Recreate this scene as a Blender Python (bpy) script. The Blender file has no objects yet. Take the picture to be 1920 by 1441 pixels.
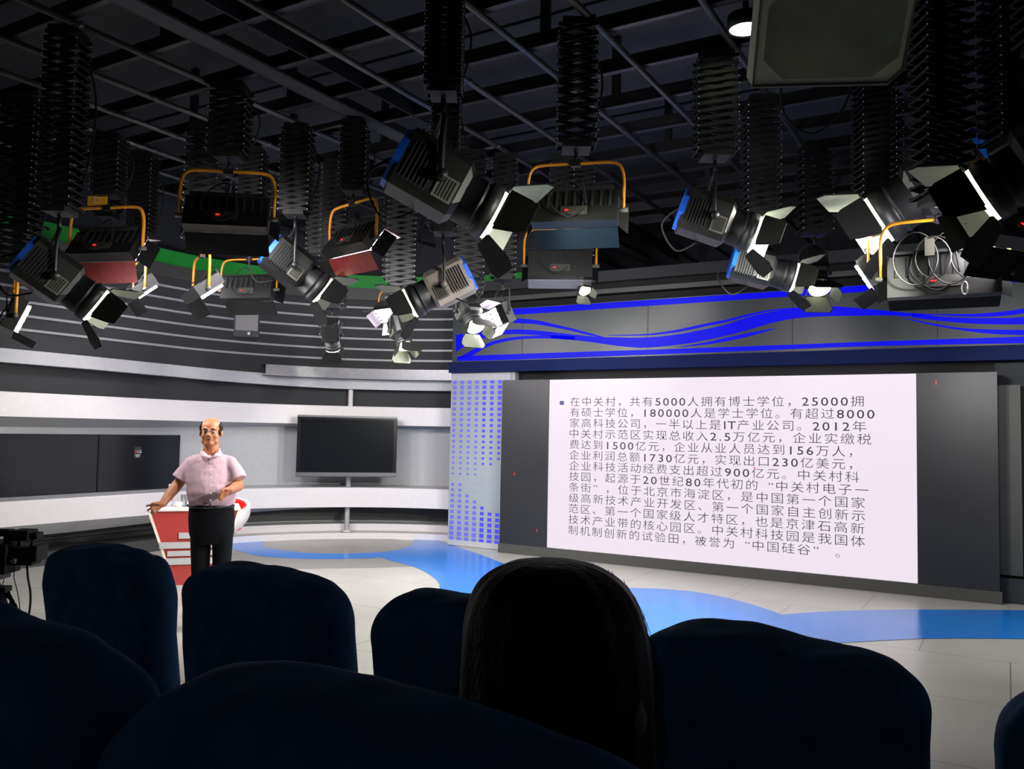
import bpy, math, random
import numpy as np
from mathutils import Vector, Matrix, Euler
random.seed(7)
SC = bpy.context.scene
COL = SC.collection

# ---------------------------------------------------------------- camera
F_PX, PITCH, ROLL, YAW = 1576.9, 0.0564963, 0.0191335, 0.5323819
EYE = Vector((0, 0, 1.6))
_cy, _sy, _cp, _sp = math.cos(YAW), math.sin(YAW), math.cos(PITCH), math.sin(PITCH)
FWD = Vector((-_sy * _cp, _cy * _cp, _sp))
_r0 = Vector((_cy, _sy, 0)); _u0 = _r0.cross(FWD)
_c, _s = math.cos(ROLL), math.sin(ROLL)
RGT = _c * _r0 + _s * _u0
UPV = -_s * _r0 + _c * _u0
FH = Vector((-_sy, _cy, 0)); RH = Vector((_cy, _sy, 0))
cam_d = bpy.data.cameras.new('camera'); cam = bpy.data.objects.new('camera', cam_d); COL.objects.link(cam)
cam_d.sensor_fit = 'HORIZONTAL'; cam_d.sensor_width = 36; cam_d.lens = 36 * F_PX / 1920
cam_d.clip_start = 0.05; cam_d.clip_end = 100
m = Matrix((RGT, UPV, -FWD)).transposed().to_4x4(); m.translation = EYE
cam.matrix_world = m
SC.camera = cam

def ray(px, py): return FWD + RGT * ((px - 960) / F_PX) - UPV * ((py - 720.5) / F_PX)
def atz(px, py, z): d = ray(px, py); return EYE + d * ((z - EYE.z) / d.z)
def aty(px, py, y): d = ray(px, py); return EYE + d * (y / d.y)
def atx(px, py, x): d = ray(px, py); return EYE + d * (x / d.x)
def atd(px, py, d): return EYE + ray(px, py) * d

# ---------------------------------------------------------------- world, view
w = bpy.data.worlds.new('world'); SC.world = w; w.use_nodes = True
w.node_tree.nodes['Background'].inputs[0].default_value = (0.35, 0.45, 0.7, 1)
w.node_tree.nodes['Background'].inputs[1].default_value = 0.004
SC.view_settings.view_transform = 'Standard'; SC.view_settings.look = 'None'
SC.view_settings.exposure = 0.0; SC.view_settings.gamma = 1.0
SC.view_settings.use_curve_mapping = False
SPOT_W, BANK_W = 210.0, 26.0          # power of a fresnel spotlight, of a fluorescent bank

# ---------------------------------------------------------------- materials
def lin(c):
    return tuple(((x / 255) / 12.92 if x / 255 <= 0.04045 else ((x / 255 + 0.055) / 1.055) ** 2.4) for x in c)
def mat(name, col, rough=0.5, metal=0.0, var=0.08, scale=18.0, bump=0.0, spec=0.5, bscale=None):
    mt = bpy.data.materials.new(name); mt.use_nodes = True
    nt = mt.node_tree; b = nt.nodes['Principled BSDF']; c = lin(col)
    tc = nt.nodes.new('ShaderNodeTexCoord'); nz = nt.nodes.new('ShaderNodeTexNoise')
    nz.inputs['Scale'].default_value = scale; nz.inputs['Detail'].default_value = 3
    rp = nt.nodes.new('ShaderNodeValToRGB')
    rp.color_ramp.elements[0].position = 0.3; rp.color_ramp.elements[1].position = 0.7
    rp.color_ramp.elements[0].color = (*[x * (1 - var) for x in c], 1)
    rp.color_ramp.elements[1].color = (*[min(1, x * (1 + var)) for x in c], 1)
    nt.links.new(tc.outputs['Object'], nz.inputs['Vector']); nt.links.new(nz.outputs['Fac'], rp.inputs['Fac'])
    nt.links.new(rp.outputs['Color'], b.inputs['Base Color'])
    b.inputs['Roughness'].default_value = rough; b.inputs['Metallic'].default_value = metal
    b.inputs['Specular IOR Level'].default_value = spec
    if bump:
        n2 = nt.nodes.new('ShaderNodeTexNoise'); n2.inputs['Scale'].default_value = bscale or scale * 3; n2.inputs['Detail'].default_value = 4
        bp = nt.nodes.new('ShaderNodeBump'); bp.inputs['Strength'].default_value = bump; bp.inputs['Distance'].default_value = 0.01
        nt.links.new(tc.outputs['Object'], n2.inputs['Vector'])
        nt.links.new(n2.outputs['Fac'], bp.inputs['Height']); nt.links.new(bp.outputs['Normal'], b.inputs['Normal'])
    return mt
def emit(name, col, st, base=(20, 20, 20), rough=0.4):
    mt = mat(name, base, rough); b = mt.node_tree.nodes['Principled BSDF']
    b.inputs['Emission Color'].default_value = (*lin(col), 1); b.inputs['Emission Strength'].default_value = st
    return mt
def floor_mat(name, col, rough, seam=0.75):
    mt = mat(name, col, rough, 0, 0.04, 3.0); nt = mt.node_tree; b = nt.nodes['Principled BSDF']
    src = b.inputs['Base Color'].links[0].from_socket
    tc = nt.nodes.new('ShaderNodeTexCoord'); br = nt.nodes.new('ShaderNodeTexBrick')
    mp = nt.nodes.new('ShaderNodeMapping'); nt.links.new(tc.outputs['Object'], mp.inputs['Vector']); nt.links.new(mp.outputs['Vector'], br.inputs['Vector'])
    br.inputs['Scale'].default_value = 1.0; br.inputs['Mortar Size'].default_value = 0.005
    br.inputs['Brick Width'].default_value = 1.2; br.inputs['Row Height'].default_value = 1.2
    br.inputs['Color1'].default_value = (1, 1, 1, 1); br.inputs['Color2'].default_value = (0.97, 0.97, 0.97, 1); br.inputs['Mortar'].default_value = (seam, seam, seam, 1)
    mx = nt.nodes.new('ShaderNodeMix'); mx.data_type = 'RGBA'; mx.blend_type = 'MULTIPLY'; mx.inputs[0].default_value = 1
    nt.links.new(src, mx.inputs[6]); nt.links.new(br.outputs['Color'], mx.inputs[7]); nt.links.new(mx.outputs[2], b.inputs['Base Color'])
    return mt
def glass_mat(name, col=(240, 245, 250), rough=0.05):
    mt = mat(name, col, rough, 0, 0.01); b = mt.node_tree.nodes['Principled BSDF']
    b.inputs['Transmission Weight'].default_value = 0.9; b.inputs['IOR'].default_value = 1.3
    return mt

M = {}
M['white'] = mat('white_gloss_panel', (224, 219, 221), 0.32, var=0.02)
M['lgrey'] = mat('pale_grey_panel', (176, 176, 180), 0.45, var=0.04)
M['mgrey'] = mat('mid_grey_panel', (128, 127, 131), 0.5, var=0.05)
M['char'] = mat('charcoal_carpet_panel', (47, 47, 50), 0.8, var=0.12, scale=60, bump=0.15)
M['slat'] = mat('grey_metal_strip', (150, 150, 153), 0.4, var=0.03)
M['black'] = mat('black_painted_metal', (22, 23, 25), 0.5, var=0.15)
M['matte'] = mat('matte_black', (14, 14, 16), 0.8, var=0.2)
M['ceil'] = mat('dark_ceiling_board', (68, 69, 73), 0.7, var=0.12, scale=2.0, spec=0.3)
M['farwall'] = mat('dark_studio_wall', (40, 44, 52), 0.8, var=0.1, scale=3)
M['green'] = mat('chroma_green_paint', (20, 140, 45), 0.6)
M['pipe'] = mat('dull_steel_pipe', (84, 83, 86), 0.38, 0.7, var=0.15)
M['beam'] = mat('dark_grid_steel', (30, 32, 38), 0.55, 0.2, var=0.15)
M['steel'] = mat('brushed_steel', (112, 112, 115), 0.35, 0.7, var=0.1, scale=40)
M['tread'] = mat('bronze_mirror_tread', (128, 118, 110), 0.12, 0.7, var=0.03)
M['screenblk'] = mat('unlit_display_panel', (38, 39, 42), 0.35, var=0.06, scale=40)
M['tvglass'] = mat('black_television_glass', (20, 22, 26), 0.15, var=0.05)
M['bezel'] = mat('dark_gloss_bezel', (26, 26, 28), 0.2)
M['plinth'] = mat('dark_grey_plinth', (66, 66, 64), 0.5, var=0.04)
M['slide'] = emit('lit_slide_display', (240, 228, 240), 0.98)
M['ink'] = mat('dark_slide_text', (44, 42, 50), 0.6, var=0.02)
M['bullet'] = emit('blue_slide_bullet', (20, 50, 170), 0.5)
M['redled'] = emit('red_light', (255, 40, 40), 1.4)
M['bluelit'] = emit('lit_blue_stripe', (2, 2, 240), 0.9, base=(0, 0, 30)); M['bluelit'].node_tree.nodes['Principled BSDF'].inputs['Specular IOR Level'].default_value = 0.1
M['bluesq'] = emit('lit_blue_square', (66, 60, 235), 0.55, base=(60, 60, 180))
M['bluewashed'] = emit('light_washed_blue_square', (112, 110, 225), 0.5, base=(80, 80, 170))  # same squares, paled by light and viewing angle put into the colour
M['banner'] = mat('grey_banner_panel', (54, 60, 61), 0.35, var=0.04, scale=4)
M['navy'] = mat('navy_fascia', (22, 32, 78), 0.6, var=0.08, spec=0.08)
M['colgrey'] = mat('grey_column_panel', (152, 158, 163), 0.4, var=0.03)
M['floorw'] = floor_mat('pale_vinyl_floor', (182, 179, 175), 0.3, 0.45)
M['floorb'] = floor_mat('blue_vinyl_floor', (22, 122, 220), 0.2, 0.9)
M['floorb'].node_tree.nodes['Principled BSDF'].inputs['Specular IOR Level'].default_value = 0.28
M['floorg'] = floor_mat('grey_vinyl_floor', (140, 138, 134), 0.25)
M['seat'] = mat('navy_seat_cloth', (56, 96, 138), 0.9, var=0.25, scale=14, bump=0.35, bscale=9, spec=0.15)
M['hair'] = mat('black_hair', (16, 15, 16), 0.55, var=0.3, scale=60, bump=0.4, bscale=120, spec=0.3)
M['skin'] = mat('warm_skin', (172, 108, 76), 0.5, var=0.06, scale=30)
M['lip'] = mat('lip', (150, 84, 74), 0.5)
M['shirt'] = mat('pale_pink_shirt_cloth', (184, 150, 168), 0.8, var=0.04, scale=9, bump=0.25, bscale=14)
M['collar'] = mat('pale_shirt_collar', (196, 164, 180), 0.8, var=0.03)
M['trouser'] = mat('black_trouser_cloth', (10, 12, 18), 0.85, var=0.15, bump=0.3, bscale=10, spec=0.15)
M['leather'] = mat('black_leather', (18, 17, 17), 0.35)
M['red'] = mat('red_desk_panel', (168, 58, 56), 0.35, var=0.03)
M['redseat'] = mat('red_seat_shell', (226, 34, 22), 0.4, var=0.03)
M['orange'] = mat('orange_yoke_paint', (214, 140, 30), 0.4, var=0.1)
M['housing'] = mat('dark_lamp_housing', (17, 18, 17), 0.45, var=0.12, scale=30)
M['silver'] = mat('silver_lamp_housing', (168, 156, 148), 0.35, 0.5, var=0.08)
M['ctrl'] = mat('dark_control_panel', (50, 50, 46), 0.5)
M['vent'] = mat('grey_vent_panel', (92, 90, 82), 0.5, var=0.1)
M['bluecap'] = mat('blue_lamp_trim', (18, 84, 190), 0.4)
M['door'] = mat('black_barn_door', (18, 19, 18), 0.85, spec=0.15)
M['doorin'] = mat('silver_flap_lining', (188, 180, 184), 0.4, 0.2, var=0.04)
M['doorlin'] = mat('grey_door_lining', (120, 124, 112), 0.45, 0.1)
M['bluedoor'] = mat('dark_teal_flap', (12, 26, 38), 0.6, spec=0.2)
M['redflap'] = mat('red_flap_lining', (116, 42, 40), 0.45, 0.2, var=0.15)
M['lens'] = emit('glowing_lens', (250, 255, 218), 3.0, base=(200, 200, 190))
M['tube'] = emit('glowing_tube', (250, 244, 255), 7.0, base=(220, 220, 220))
M['disc'] = emit('glowing_ceiling_disc', (246, 255, 222), 8.0, base=(220, 220, 220))
M['rivet'] = mat('bright_rivet', (215, 215, 215), 0.25, 0.8)
M['scissor'] = mat('black_scissor_steel', (8, 9, 9), 0.6, 0.0, var=0.2)
M['yellow'] = mat('yellow_tag', (222, 165, 30), 0.5)
M['soft'] = mat('grey_softbox_shell', (215, 222, 200), 0.5, var=0.12, scale=3)
M['softin'] = mat('dark_softbox_recess', (150, 158, 140), 0.5, var=0.2, scale=5)
M['glass'] = glass_mat('clear_glass')
M['cream'] = mat('cream_plastic', (226, 220, 206), 0.4)

# ---------------------------------------------------------------- mesh builder
I4 = Matrix.Identity(4)
class MB:
    def __init__(s): s.v = []; s.f = []; s.mi = []; s.sm = []
    def add(s, vs, fs, mi=0, smooth=False, T=None):
        o = len(s.v)
        for v in vs:
            v = Vector(v); s.v.append(T @ v if T is not None else v)
        for f in fs: s.f.append([i + o for i in f]); s.mi.append(mi); s.sm.append(smooth)
        return s
    def box(s, c, sz, mi=0, T=None):
        x, y, z = c; a, b, d = sz[0] / 2, sz[1] / 2, sz[2] / 2
        vs = [(x + i * a, y + j * b, z + k * d) for k in (-1, 1) for j in (-1, 1) for i in (-1, 1)]
        return s.add(vs, [(0, 2, 3, 1), (4, 5, 7, 6), (0, 1, 5, 4), (2, 6, 7, 3), (0, 4, 6, 2), (1, 3, 7, 5)], mi, False, T)
    def tube(s, pts, r, n=8, mi=0, T=None, closed=False):
        pts = [Vector(p) for p in pts]; N = len(pts); rs = r if isinstance(r, (list, tuple)) else [r] * N
        vs = []; prev = None
        for i, p in enumerate(pts):
            if closed: t = pts[(i + 1) % N] - pts[i - 1]
            else: t = pts[min(i + 1, N - 1)] - pts[max(i - 1, 0)]
            if t.length < 1e-9: t = Vector((0, 0, 1))
            t.normalize()
            if prev is None: a = t.orthogonal().normalized()
            else:
                a = prev - t * prev.dot(t)
                a = a.normalized() if a.length > 1e-6 else t.orthogonal().normalized()
            prev = a; b = t.cross(a)
            for k in range(n):
                q = 2 * math.pi * k / n; vs.append(p + (a * math.cos(q) + b * math.sin(q)) * rs[i])
        fs = []
        for i in range(N if closed else N - 1):
            j = (i + 1) % N
            for k in range(n): fs.append((i * n + k, i * n + (k + 1) % n, j * n + (k + 1) % n, j * n + k))
        if not closed: fs += [tuple(range(n - 1, -1, -1)), tuple((N - 1) * n + k for k in range(n))]
        return s.add(vs, fs, mi, True, T)
    def lathe(s, prof, n=24, mi=0, T=None, smooth=True):   # prof: (radius, height) around Z
        vs = [(r * math.cos(2 * math.pi * k / n), r * math.sin(2 * math.pi * k / n), z) for r, z in prof for k in range(n)]
        fs = [(i * n + k, i * n + (k + 1) % n, (i + 1) * n + (k + 1) % n, (i + 1) * n + k) for i in range(len(prof) - 1) for k in range(n)]
        if prof[0][0] > 1e-4: fs.append(tuple(range(n - 1, -1, -1)))
        if prof[-1][0] > 1e-4: fs.append(tuple((len(prof) - 1) * n + k for k in range(n)))
        return s.add(vs, fs, mi, smooth, T)
    def prism(s, poly, h0, h1, mi=0, T=None, mi_side=None):  # polygon in XY, from z=h0 to h1
        n = len(poly); vs = [(x, y, h0) for x, y in poly] + [(x, y, h1) for x, y in poly]
        s.add(vs, [tuple(range(n - 1, -1, -1)), tuple(range(n, 2 * n))], mi, False, T)
        return s.add(vs, [(i, (i + 1) % n, n + (i + 1) % n, n + i) for i in range(n)], mi if mi_side is None else mi_side, False, T)
    def ell(s, c, r, mi=0, T=None, nu=20, nv=12):
        c = Vector(c); vs = [c + Vector((0, 0, -r[2]))]
        for j in range(1, nv):
            ph = -math.pi / 2 + math.pi * j / nv
            for k in range(nu):
                th = 2 * math.pi * k / nu
                vs.append(c + Vector((r[0] * math.cos(ph) * math.cos(th), r[1] * math.cos(ph) * math.sin(th), r[2] * math.sin(ph))))
        vs.append(c + Vector((0, 0, r[2]))); fs = []
        for k in range(nu): fs.append((0, 1 + (k + 1) % nu, 1 + k))
        for j in range(nv - 2):
            for k in range(nu):
                a = 1 + j * nu + k; b = 1 + j * nu + (k + 1) % nu; fs.append((a, b, b + nu, a + nu))
        l = len(vs) - 1
        for k in range(nu): fs.append((l, 1 + (nv - 2) * nu + k, 1 + (nv - 2) * nu + (k + 1) % nu))
        return s.add(vs, fs, mi, True, T)
    def limb(s, pts, rad, n=14, flat_end=False):
        for i in range(len(pts)):
            if not (flat_end and i == len(pts) - 1): s.ell(pts[i], (rad[i],) * 3, nu=n, nv=8)
        for i in range(len(pts) - 1): s.tube([pts[i], pts[i + 1]], [rad[i], rad[i + 1]], n)
        return s
    def rings(s, rs, mi=0, n=28, cap=True, smooth=True):   # list of (centre, axis a, axis b)
        vs = []
        for c, a, b in rs:
            for k in range(n):
                q = 2 * math.pi * k / n; vs.append(Vector(c) + Vector(a) * math.cos(q) + Vector(b) * math.sin(q))
        fs = [(i * n + k, i * n + (k + 1) % n, (i + 1) * n + (k + 1) % n, (i + 1) * n + k) for i in range(len(rs) - 1) for k in range(n)]
        if cap: fs += [tuple(range(n - 1, -1, -1)), tuple((len(rs) - 1) * n + k for k in range(n))]
        return s.add(vs, fs, mi, smooth)
    def build(s, name, mats, parent=None, loc=None, bevel=0, mods=()):
        me = bpy.data.meshes.new(name); me.from_pydata([tuple(v) for v in s.v], [], s.f)
        if not isinstance(mats, (list, tuple)): mats = [mats]
        for k in mats: me.materials.append(M[k] if isinstance(k, str) else k)
        me.polygons.foreach_set('material_index', s.mi); me.polygons.foreach_set('use_smooth', s.sm)
        me.update()
        import bmesh
        bm = bmesh.new(); bm.from_mesh(me); bmesh.ops.recalc_face_normals(bm, faces=bm.faces); bm.to_mesh(me); bm.free()
        o = bpy.data.objects.new(name, me); COL.objects.link(o)
        if loc is not None:
            o.location = loc; me.transform(Matrix.Translation(-Vector(loc)))
        if parent is not None: o.parent = parent
        if bevel:
            b = o.modifiers.new('bevel', 'BEVEL'); b.width = bevel; b.segments = 2; b.limit_method = 'ANGLE'
        return o
def tag(o, label, cat, group=None, kind=None):
    o['label'] = label; o['category'] = cat
    if group: o['group'] = group
    if kind: o['kind'] = kind
    return o
def thing(name, label, cat, loc=(0, 0, 0), group=None):
    o = bpy.data.objects.new(name, None); COL.objects.link(o); o.location = loc; o.empty_display_size = 0.1
    return tag(o, label, cat, group)
def struct(o): o['kind'] = 'structure'; return o
def local(o): return -Vector(o.location)
def remesh(o, vox, smooth=6):
    r = o.modifiers.new('remesh', 'REMESH'); r.mode = 'VOXEL'; r.voxel_size = vox; r.use_smooth_shade = True
    sm = o.modifiers.new('smooth', 'SMOOTH'); sm.factor = 0.5; sm.iterations = smooth
    return o
def interp(pts, n):
    """Catmull-Rom through 2-D / 3-D points."""
    P = [Vector(p) for p in pts]; out = []
    for i in range(len(P) - 1):
        a, b, c, d = P[max(i - 1, 0)], P[i], P[i + 1], P[min(i + 2, len(P) - 1)]
        for k in range(n):
            t = k / n
            out.append(0.5 * (2 * b + (c - a) * t + (2 * a - 5 * b + 4 * c - d) * t * t + (3 * b - 3 * c + d - a) * t ** 3))
    return out + [P[-1]]

# ================================================================ SETTING
# ---- floor with its inlaid pattern
fl = MB().box((-2.0, 5.0, -0.05), (16, 20, 0.1)).build('floor', 'floorw'); struct(fl)
def inlay(px, name, mt, h, smooth_n=4):
    pts = [atz(x, y, 0) for x, y in px]
    mb = MB(); n = len(pts)
    vs = [(p.x, p.y, h) for p in pts]
    mb.add(vs, [tuple(range(n))])
    return mb.build(name, mt, fl)
def curve_px(pts, n=5): return [tuple(p)[:2] for p in interp([(x, y, 0) for x, y in pts], n)]
blue_low = curve_px([(404, 1019), (430, 1028), (458, 1035.4), (487, 1042), (531, 1045.6), (575, 1047.7), (633, 1047.7), (692, 1046.5), (712, 1045.6), (735, 1051.5), (773, 1061.7), (794, 1070.4), (814, 1083.5), (824, 1095), (827, 1106), (860, 1122), (960, 1150), (1120, 1188), (1300, 1212), (1450, 1214), (1580, 1205), (1680, 1199.5), (1760, 1197), (1920, 1198), (2060, 1204), (2500, 1235), (3000, 1280)])
blue_up = curve_px([(3000, 1190), (2500, 1165), (2060, 1148), (1920, 1144), (1700, 1143), (1560, 1146), (1466, 1152)], 5) + curve_px([(1466, 1152), (1400, 1130), (1320, 1112), (1250, 1104.5), (1185, 1102), (1100, 1096), (1020, 1078), (951, 1058.7), (910, 1042.7), (866.7, 1028), (832, 1016), (800, 1008), (776, 1007)], 5)
ring_in = curve_px([(776, 1014), (773, 1021), (752, 1028.5), (721, 1034), (648, 1037.7), (575, 1036), (530, 1031.5), (500, 1026), (492, 1021), (497, 1012)], 4)
inlay(blue_low + blue_up + ring_in + [(440, 1012)], 'floor_inlay', 'floorb', 0.003)
inlay(list(reversed(ring_in)) + [(640, 1002)], 'floor_inlay', 'floorg', 0.002)
inlay(curve_px([(330, 1026), (404, 1019), (430, 1026), (487, 1040), (575, 1046), (692, 1045), (735, 1050.5), (775, 1061.5)], 3) + [(700, 1064), (620, 1065), (540, 1066.5), (430, 1068), (330, 1066)], 'floor_inlay', 'floorg', 0.0015)
plat = struct(MB().box((-1.0, -0.35, 0.06), (7.5, 2.9, 0.12)).build('floor_platform', 'char'))

# ---- curved set wall (sweep of one profile)
CX, CY, RR, XL = -6.15, 7.1, 3.2, -9.35
def wall_curve():
    out = []
    for y in list(np.linspace(-3, 6.0, 7)) + [6.4, 6.8]: out.append(('l', y, min(1, max(0, (y - 5.8) / 6))))
    for k in range(0, 57):
        a = math.pi - (math.pi / 2) * k / 56; out.append(('a', a, min(1, 0.2 + k / 34)))
    out.append(('s', CX + 0.5, 1))
    return out
def woff(e, d):
    if e[0] == 'l': return (XL - d, e[1])
    if e[0] == 'a': return (CX + (RR + d) * math.cos(e[1]), CY + (RR + d) * math.sin(e[1]))
    return (e[1], CY + RR + d)
def sweep(name, prof, mats, parent=None, ents=None):
    ents = ents or wall_curve(); mb = MB(); n = None; vs = []
    for e in ents:
        pr = [(d, (z if not isinstance(z, tuple) else z[0] + (z[1] - z[0]) * e[2]), mi) for d, z, mi in prof]; n = len(pr)
        for d, z, _ in pr: x, y = woff(e, d); vs.append((x, y, z))
    for i in range(n - 1):
        mb.add([], [])
    o = len(mb.v)
    for v in vs: mb.v.append(Vector(v))
    for j in range(len(ents) - 1):
        for i in range(n - 1):
            mb.f.append([j * n + i, (j + 1) * n + i, (j + 1) * n + i + 1, j * n + i + 1]); mb.mi.append(prof[i][2]); mb.sm.append(False)
    return mb.build(name, mats, parent)
# 0 white 1 lgrey 2 mgrey 3 char 4 slat 5 tread 6 green 7 matte
prof = [(0.40, 0.235, 2), (0.40, 0.42, 2), (0.08, (0.335, 0.45), 1), (-0.10, (0.483, 0.47), 0), (-0.10, 0.742, 0), (-0.09, 0.752, 1), (0.30, 0.772, 1),
        (0.30, (1.55, 1.64), 1), (0.0, 1.665, 0), (0.0, 1.925, 0), (0.01, 1.935, 1), (0.14, 1.935, 3),
        (0.14, (2.25, 2.185), 1), (-0.03, (2.25, 2.185), 1), (-0.03, (2.40, 2.345), 1), (0.02, (2.40, 2.345), 3)]
for z in (2.625, 2.78, 2.935, 3.09, 3.245, 3.40):
    prof += [(0.02, z - 0.014, 4), (0.0, z - 0.014, 4), (0.0, z + 0.014, 4), (0.02, z + 0.014, 3)]
prof += [(0.02, 3.52, 2), (0.0, 3.52, 2), (0.0, 3.69, 6), (0.10, 3.69, 6), (0.10, 3.90, 7), (0.7, 3.95, 7), (0.7, 5.2, 7)]
wl = struct(sweep('wall_left', prof, ['white', 'lgrey', 'plinth', 'char', 'slat', 'tread', 'green', 'farwall']))
ents = [e for e in wall_curve() if e[0] != 'l']
struct(sweep('trim_1', [(0.0, 0.0, 0), (0.0, 0.092, 1), (0.004, 0.096, 1), (0.2, 0.1, 0), (0.2, 0.2, 1), (0.204, 0.205, 2), (0.42, 0.212, 2), (0.42, 0.236, 2), (0.5, 0.24, 2)], ['white', 'tread', 'lgrey'], None, ents[10:]))
struct(sweep('trim_2', [(0.0, 0.0, 0), (0.0, 0.152, 0), (0.5, 0.156, 0), (0.5, 0.25, 0)], ['plinth'], None, [e for e in wall_curve() if e[0] == 'l'] + ents[:11]))
# steel fascia above the standing television
fe = [e for e in ents if e[1] < math.pi - 0.40]
fas = struct(sweep('trim_3', [(0.02, 2.33, 0), (-0.20, 2.33, 0), (-0.20, 2.48, 0), (0.03, 2.485, 0)], ['steel'], None, fe))

# ---- far walls and ceiling
struct(MB().box((-2, 14.2, 2.6), (18, 0.2, 5.4)).build('wall_back', 'farwall'))
struct(MB().box((5.0, 5.5, 2.6), (0.2, 17.5, 5.4)).build('wall_right', 'lgrey'))
struct(MB().box((-2, -3.2, 2.6), (16, 0.2, 5.4)).build('wall_front', 'white'))
cl = MB(); cl.box((-2.5, 5.5, 5.25), (16, 18, 0.1))
for k in range(13):
    cl.box((-2.5, -1 + 1.2 * k, 5.19), (16, 0.012, 0.03), 1)
struct(cl.build('ceiling', ['ceil', 'beam']))

# ---- set front: column, banner, cornice and the panels right of the screen
YB = 9.85
st = MB()
st.box((-6.28, YB + 0.2, 1.21), (1.05, 0.4, 2.42), 0)
col = st.build('column_panel', ['colgrey']); tag(col, 'grey upright panel dotted with small lit blue squares left of big screen', 'panel')
sq = MB()
for j in range(30):
    z = 2.29 - j * 0.0757
    for i in range(8):
        x = -6.742 + i * 0.1245
        if j < 15: s = 0.062 - 0.0019 * j
        elif j == 15 and i < 6: s = 0.034
        elif j in (16, 17) and i < 4: s = 0.03
        elif j == 19 and i < 2 or j == 20 and i < 2: s = 0.042
        elif j == 21 and i < 3: s = 0.046
        elif j == 22 and (i < 4 or i == 7): s = 0.048
        elif j == 23 and (i < 5 or i == 7): s = 0.050
        elif j > 23: s = 0.052 + 0.003 * (j - 23)
        else: continue
        q = s
        sq.box((x, YB - 0.002, z), (q, 0.006, q * 0.82), 1 if i < 4 else 0)
sq.build('light_square', ['bluesq', 'bluewashed'], col)['kind'] = 'stuff'
MB().box((-6.31, YB - 0.004, 2.36), (0.98, 0.01, 0.10), 0).box((-6.31, YB - 0.004, 0.045), (0.98, 0.01, 0.075), 0).build('end_strip', 'lgrey', col)

ban = MB().box((-2.85, YB + 0.2, 2.93), (7.9, 0.4, 0.72)).build('banner', ['banner'])
tag(ban, 'long grey banner panel with glowing blue wave stripes above the big screen', 'banner')
bs = MB()
def c6(p): return (800 + p[0] / 3.4286, 500 + p[1] / 3.4286)
def c7(p): return (1360 + p[0] / 3.4286, 500 + p[1] / 3.4286)
def strip(up, lo, off=0.004):
    U = interp([(*p, 0) for p in up], 6); L = interp([(*p, 0) for p in lo], 6)
    def res(A, n=40):
        A = [aty(p[0], p[1], YB - off) for p in A]
        xs = [a.x for a in A]; zs = [a.z for a in A]
        t = np.linspace(0, 1, n); s = np.linspace(0, 1, len(A))
        return list(zip(np.interp(t, s, xs), np.interp(t, s, zs)))
    a, b = res(U), res(L); n = len(a)
    vs = [(x, YB - off, z) for x, z in a] + [(x, YB - off, z) for x, z in b]
    bs.add(vs, [(i, i + 1, n + i + 1, n + i) for i in range(n - 1)])
strip([(951, 579.5), (981, 577.5), (1354, 553), (1600, 536), (1920, 513.5), (2000, 508)], [(951, 590.5), (981, 589), (1354, 564), (1600, 548), (1920, 528), (2000, 523)])
strip([(857, 668), (975, 663), (1354, 650.6), (1637, 640), (1920, 630.7), (2000, 628)], [(857, 676.5), (975, 673.5), (1354, 659.5), (1637, 648.5), (1920, 643), (2000, 640)])
A = [c6(p) for p in [(188, 437), (340, 414), (600, 402), (800, 418), (1000, 441), (1150, 452), (1400, 454), (1600, 436), (1750, 408)]]
B = [c7(p) for p in [(0, 372), (150, 322), (300, 288), (430, 267), (600, 252), (750, 257), (900, 269), (1050, 284), (1200, 298), (1340, 304)]]
Al = [c6(p) for p in [(188, 548), (260, 500), (350, 462), (450, 442), (560, 432), (700, 438), (800, 444)]]
strip(A[:4] + [c6((800, 418))], Al)
Bl = [c6(p) for p in [(195, 590), (320, 520), (450, 472), (600, 447), (800, 440), (950, 447)]]
strip(Bl, [c6(p) for p in [(290, 572), (400, 510), (520, 477), (640, 463), (800, 461), (950, 470)]])
strip(A[3:] + B, [c6(p) for p in [(800, 461), (950, 471), (1100, 490), (1250, 511), (1400, 520), (1600, 503), (1760, 478)]] + [c7(p) for p in [(0, 443), (150, 405), (300, 360), (450, 331), (600, 319), (800, 315), (1050, 312), (1150, 318), (1340, 312)]])
strip([c6(p) for p in [(560, 330), (630, 334), (720, 345), (850, 375), (1000, 412), (1130, 448)]], [c6(p) for p in [(560, 362), (630, 365), (720, 372), (900, 405), (1050, 440), (1140, 455)]])
strip([c6(p) for p in [(1170, 437), (1400, 432), (1600, 405), (1800, 362)]] + [c7(p) for p in [(0, 340), (150, 303), (300, 274), (470, 261)]], [c6(p) for p in [(1170, 441), (1400, 441), (1600, 422), (1800, 381)]] + [c7(p) for p in [(0, 357), (150, 316), (300, 283), (470, 264)]])
strip([c6((1620, 514)), c6((1800, 483)), c7((0, 456)), c7((150, 424)), c7((320, 394))], [c6((1620, 517)), c6((1800, 499)), c7((0, 480)), c7((150, 447)), c7((320, 399))])
strip([c7(p) for p in [(1340, 303), (1500, 304), (1650, 299), (1800, 285), (1920, 267), (2100, 235)]], [c7(p) for p in [(1340, 308), (1500, 318), (1650, 322), (1800, 314), (1920, 299), (2100, 270)]])
strip([c7(p) for p in [(1200, 300), (1400, 321), (1600, 329), (1800, 328), (1920, 324), (2100, 318)]], [c7(p) for p in [(1200, 326), (1400, 350), (1600, 366), (1800, 370), (1920, 370), (2100, 368)]])
strip([c7(p) for p in [(1120, 322), (1300, 358), (1500, 391), (1700, 402), (1920, 405), (2100, 404)]], [c7(p) for p in [(1120, 324), (1300, 369), (1500, 405), (1700, 430), (1920, 438), (2100, 440)]])
bs.build('light_stripe', 'bluelit', ban)
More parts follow.
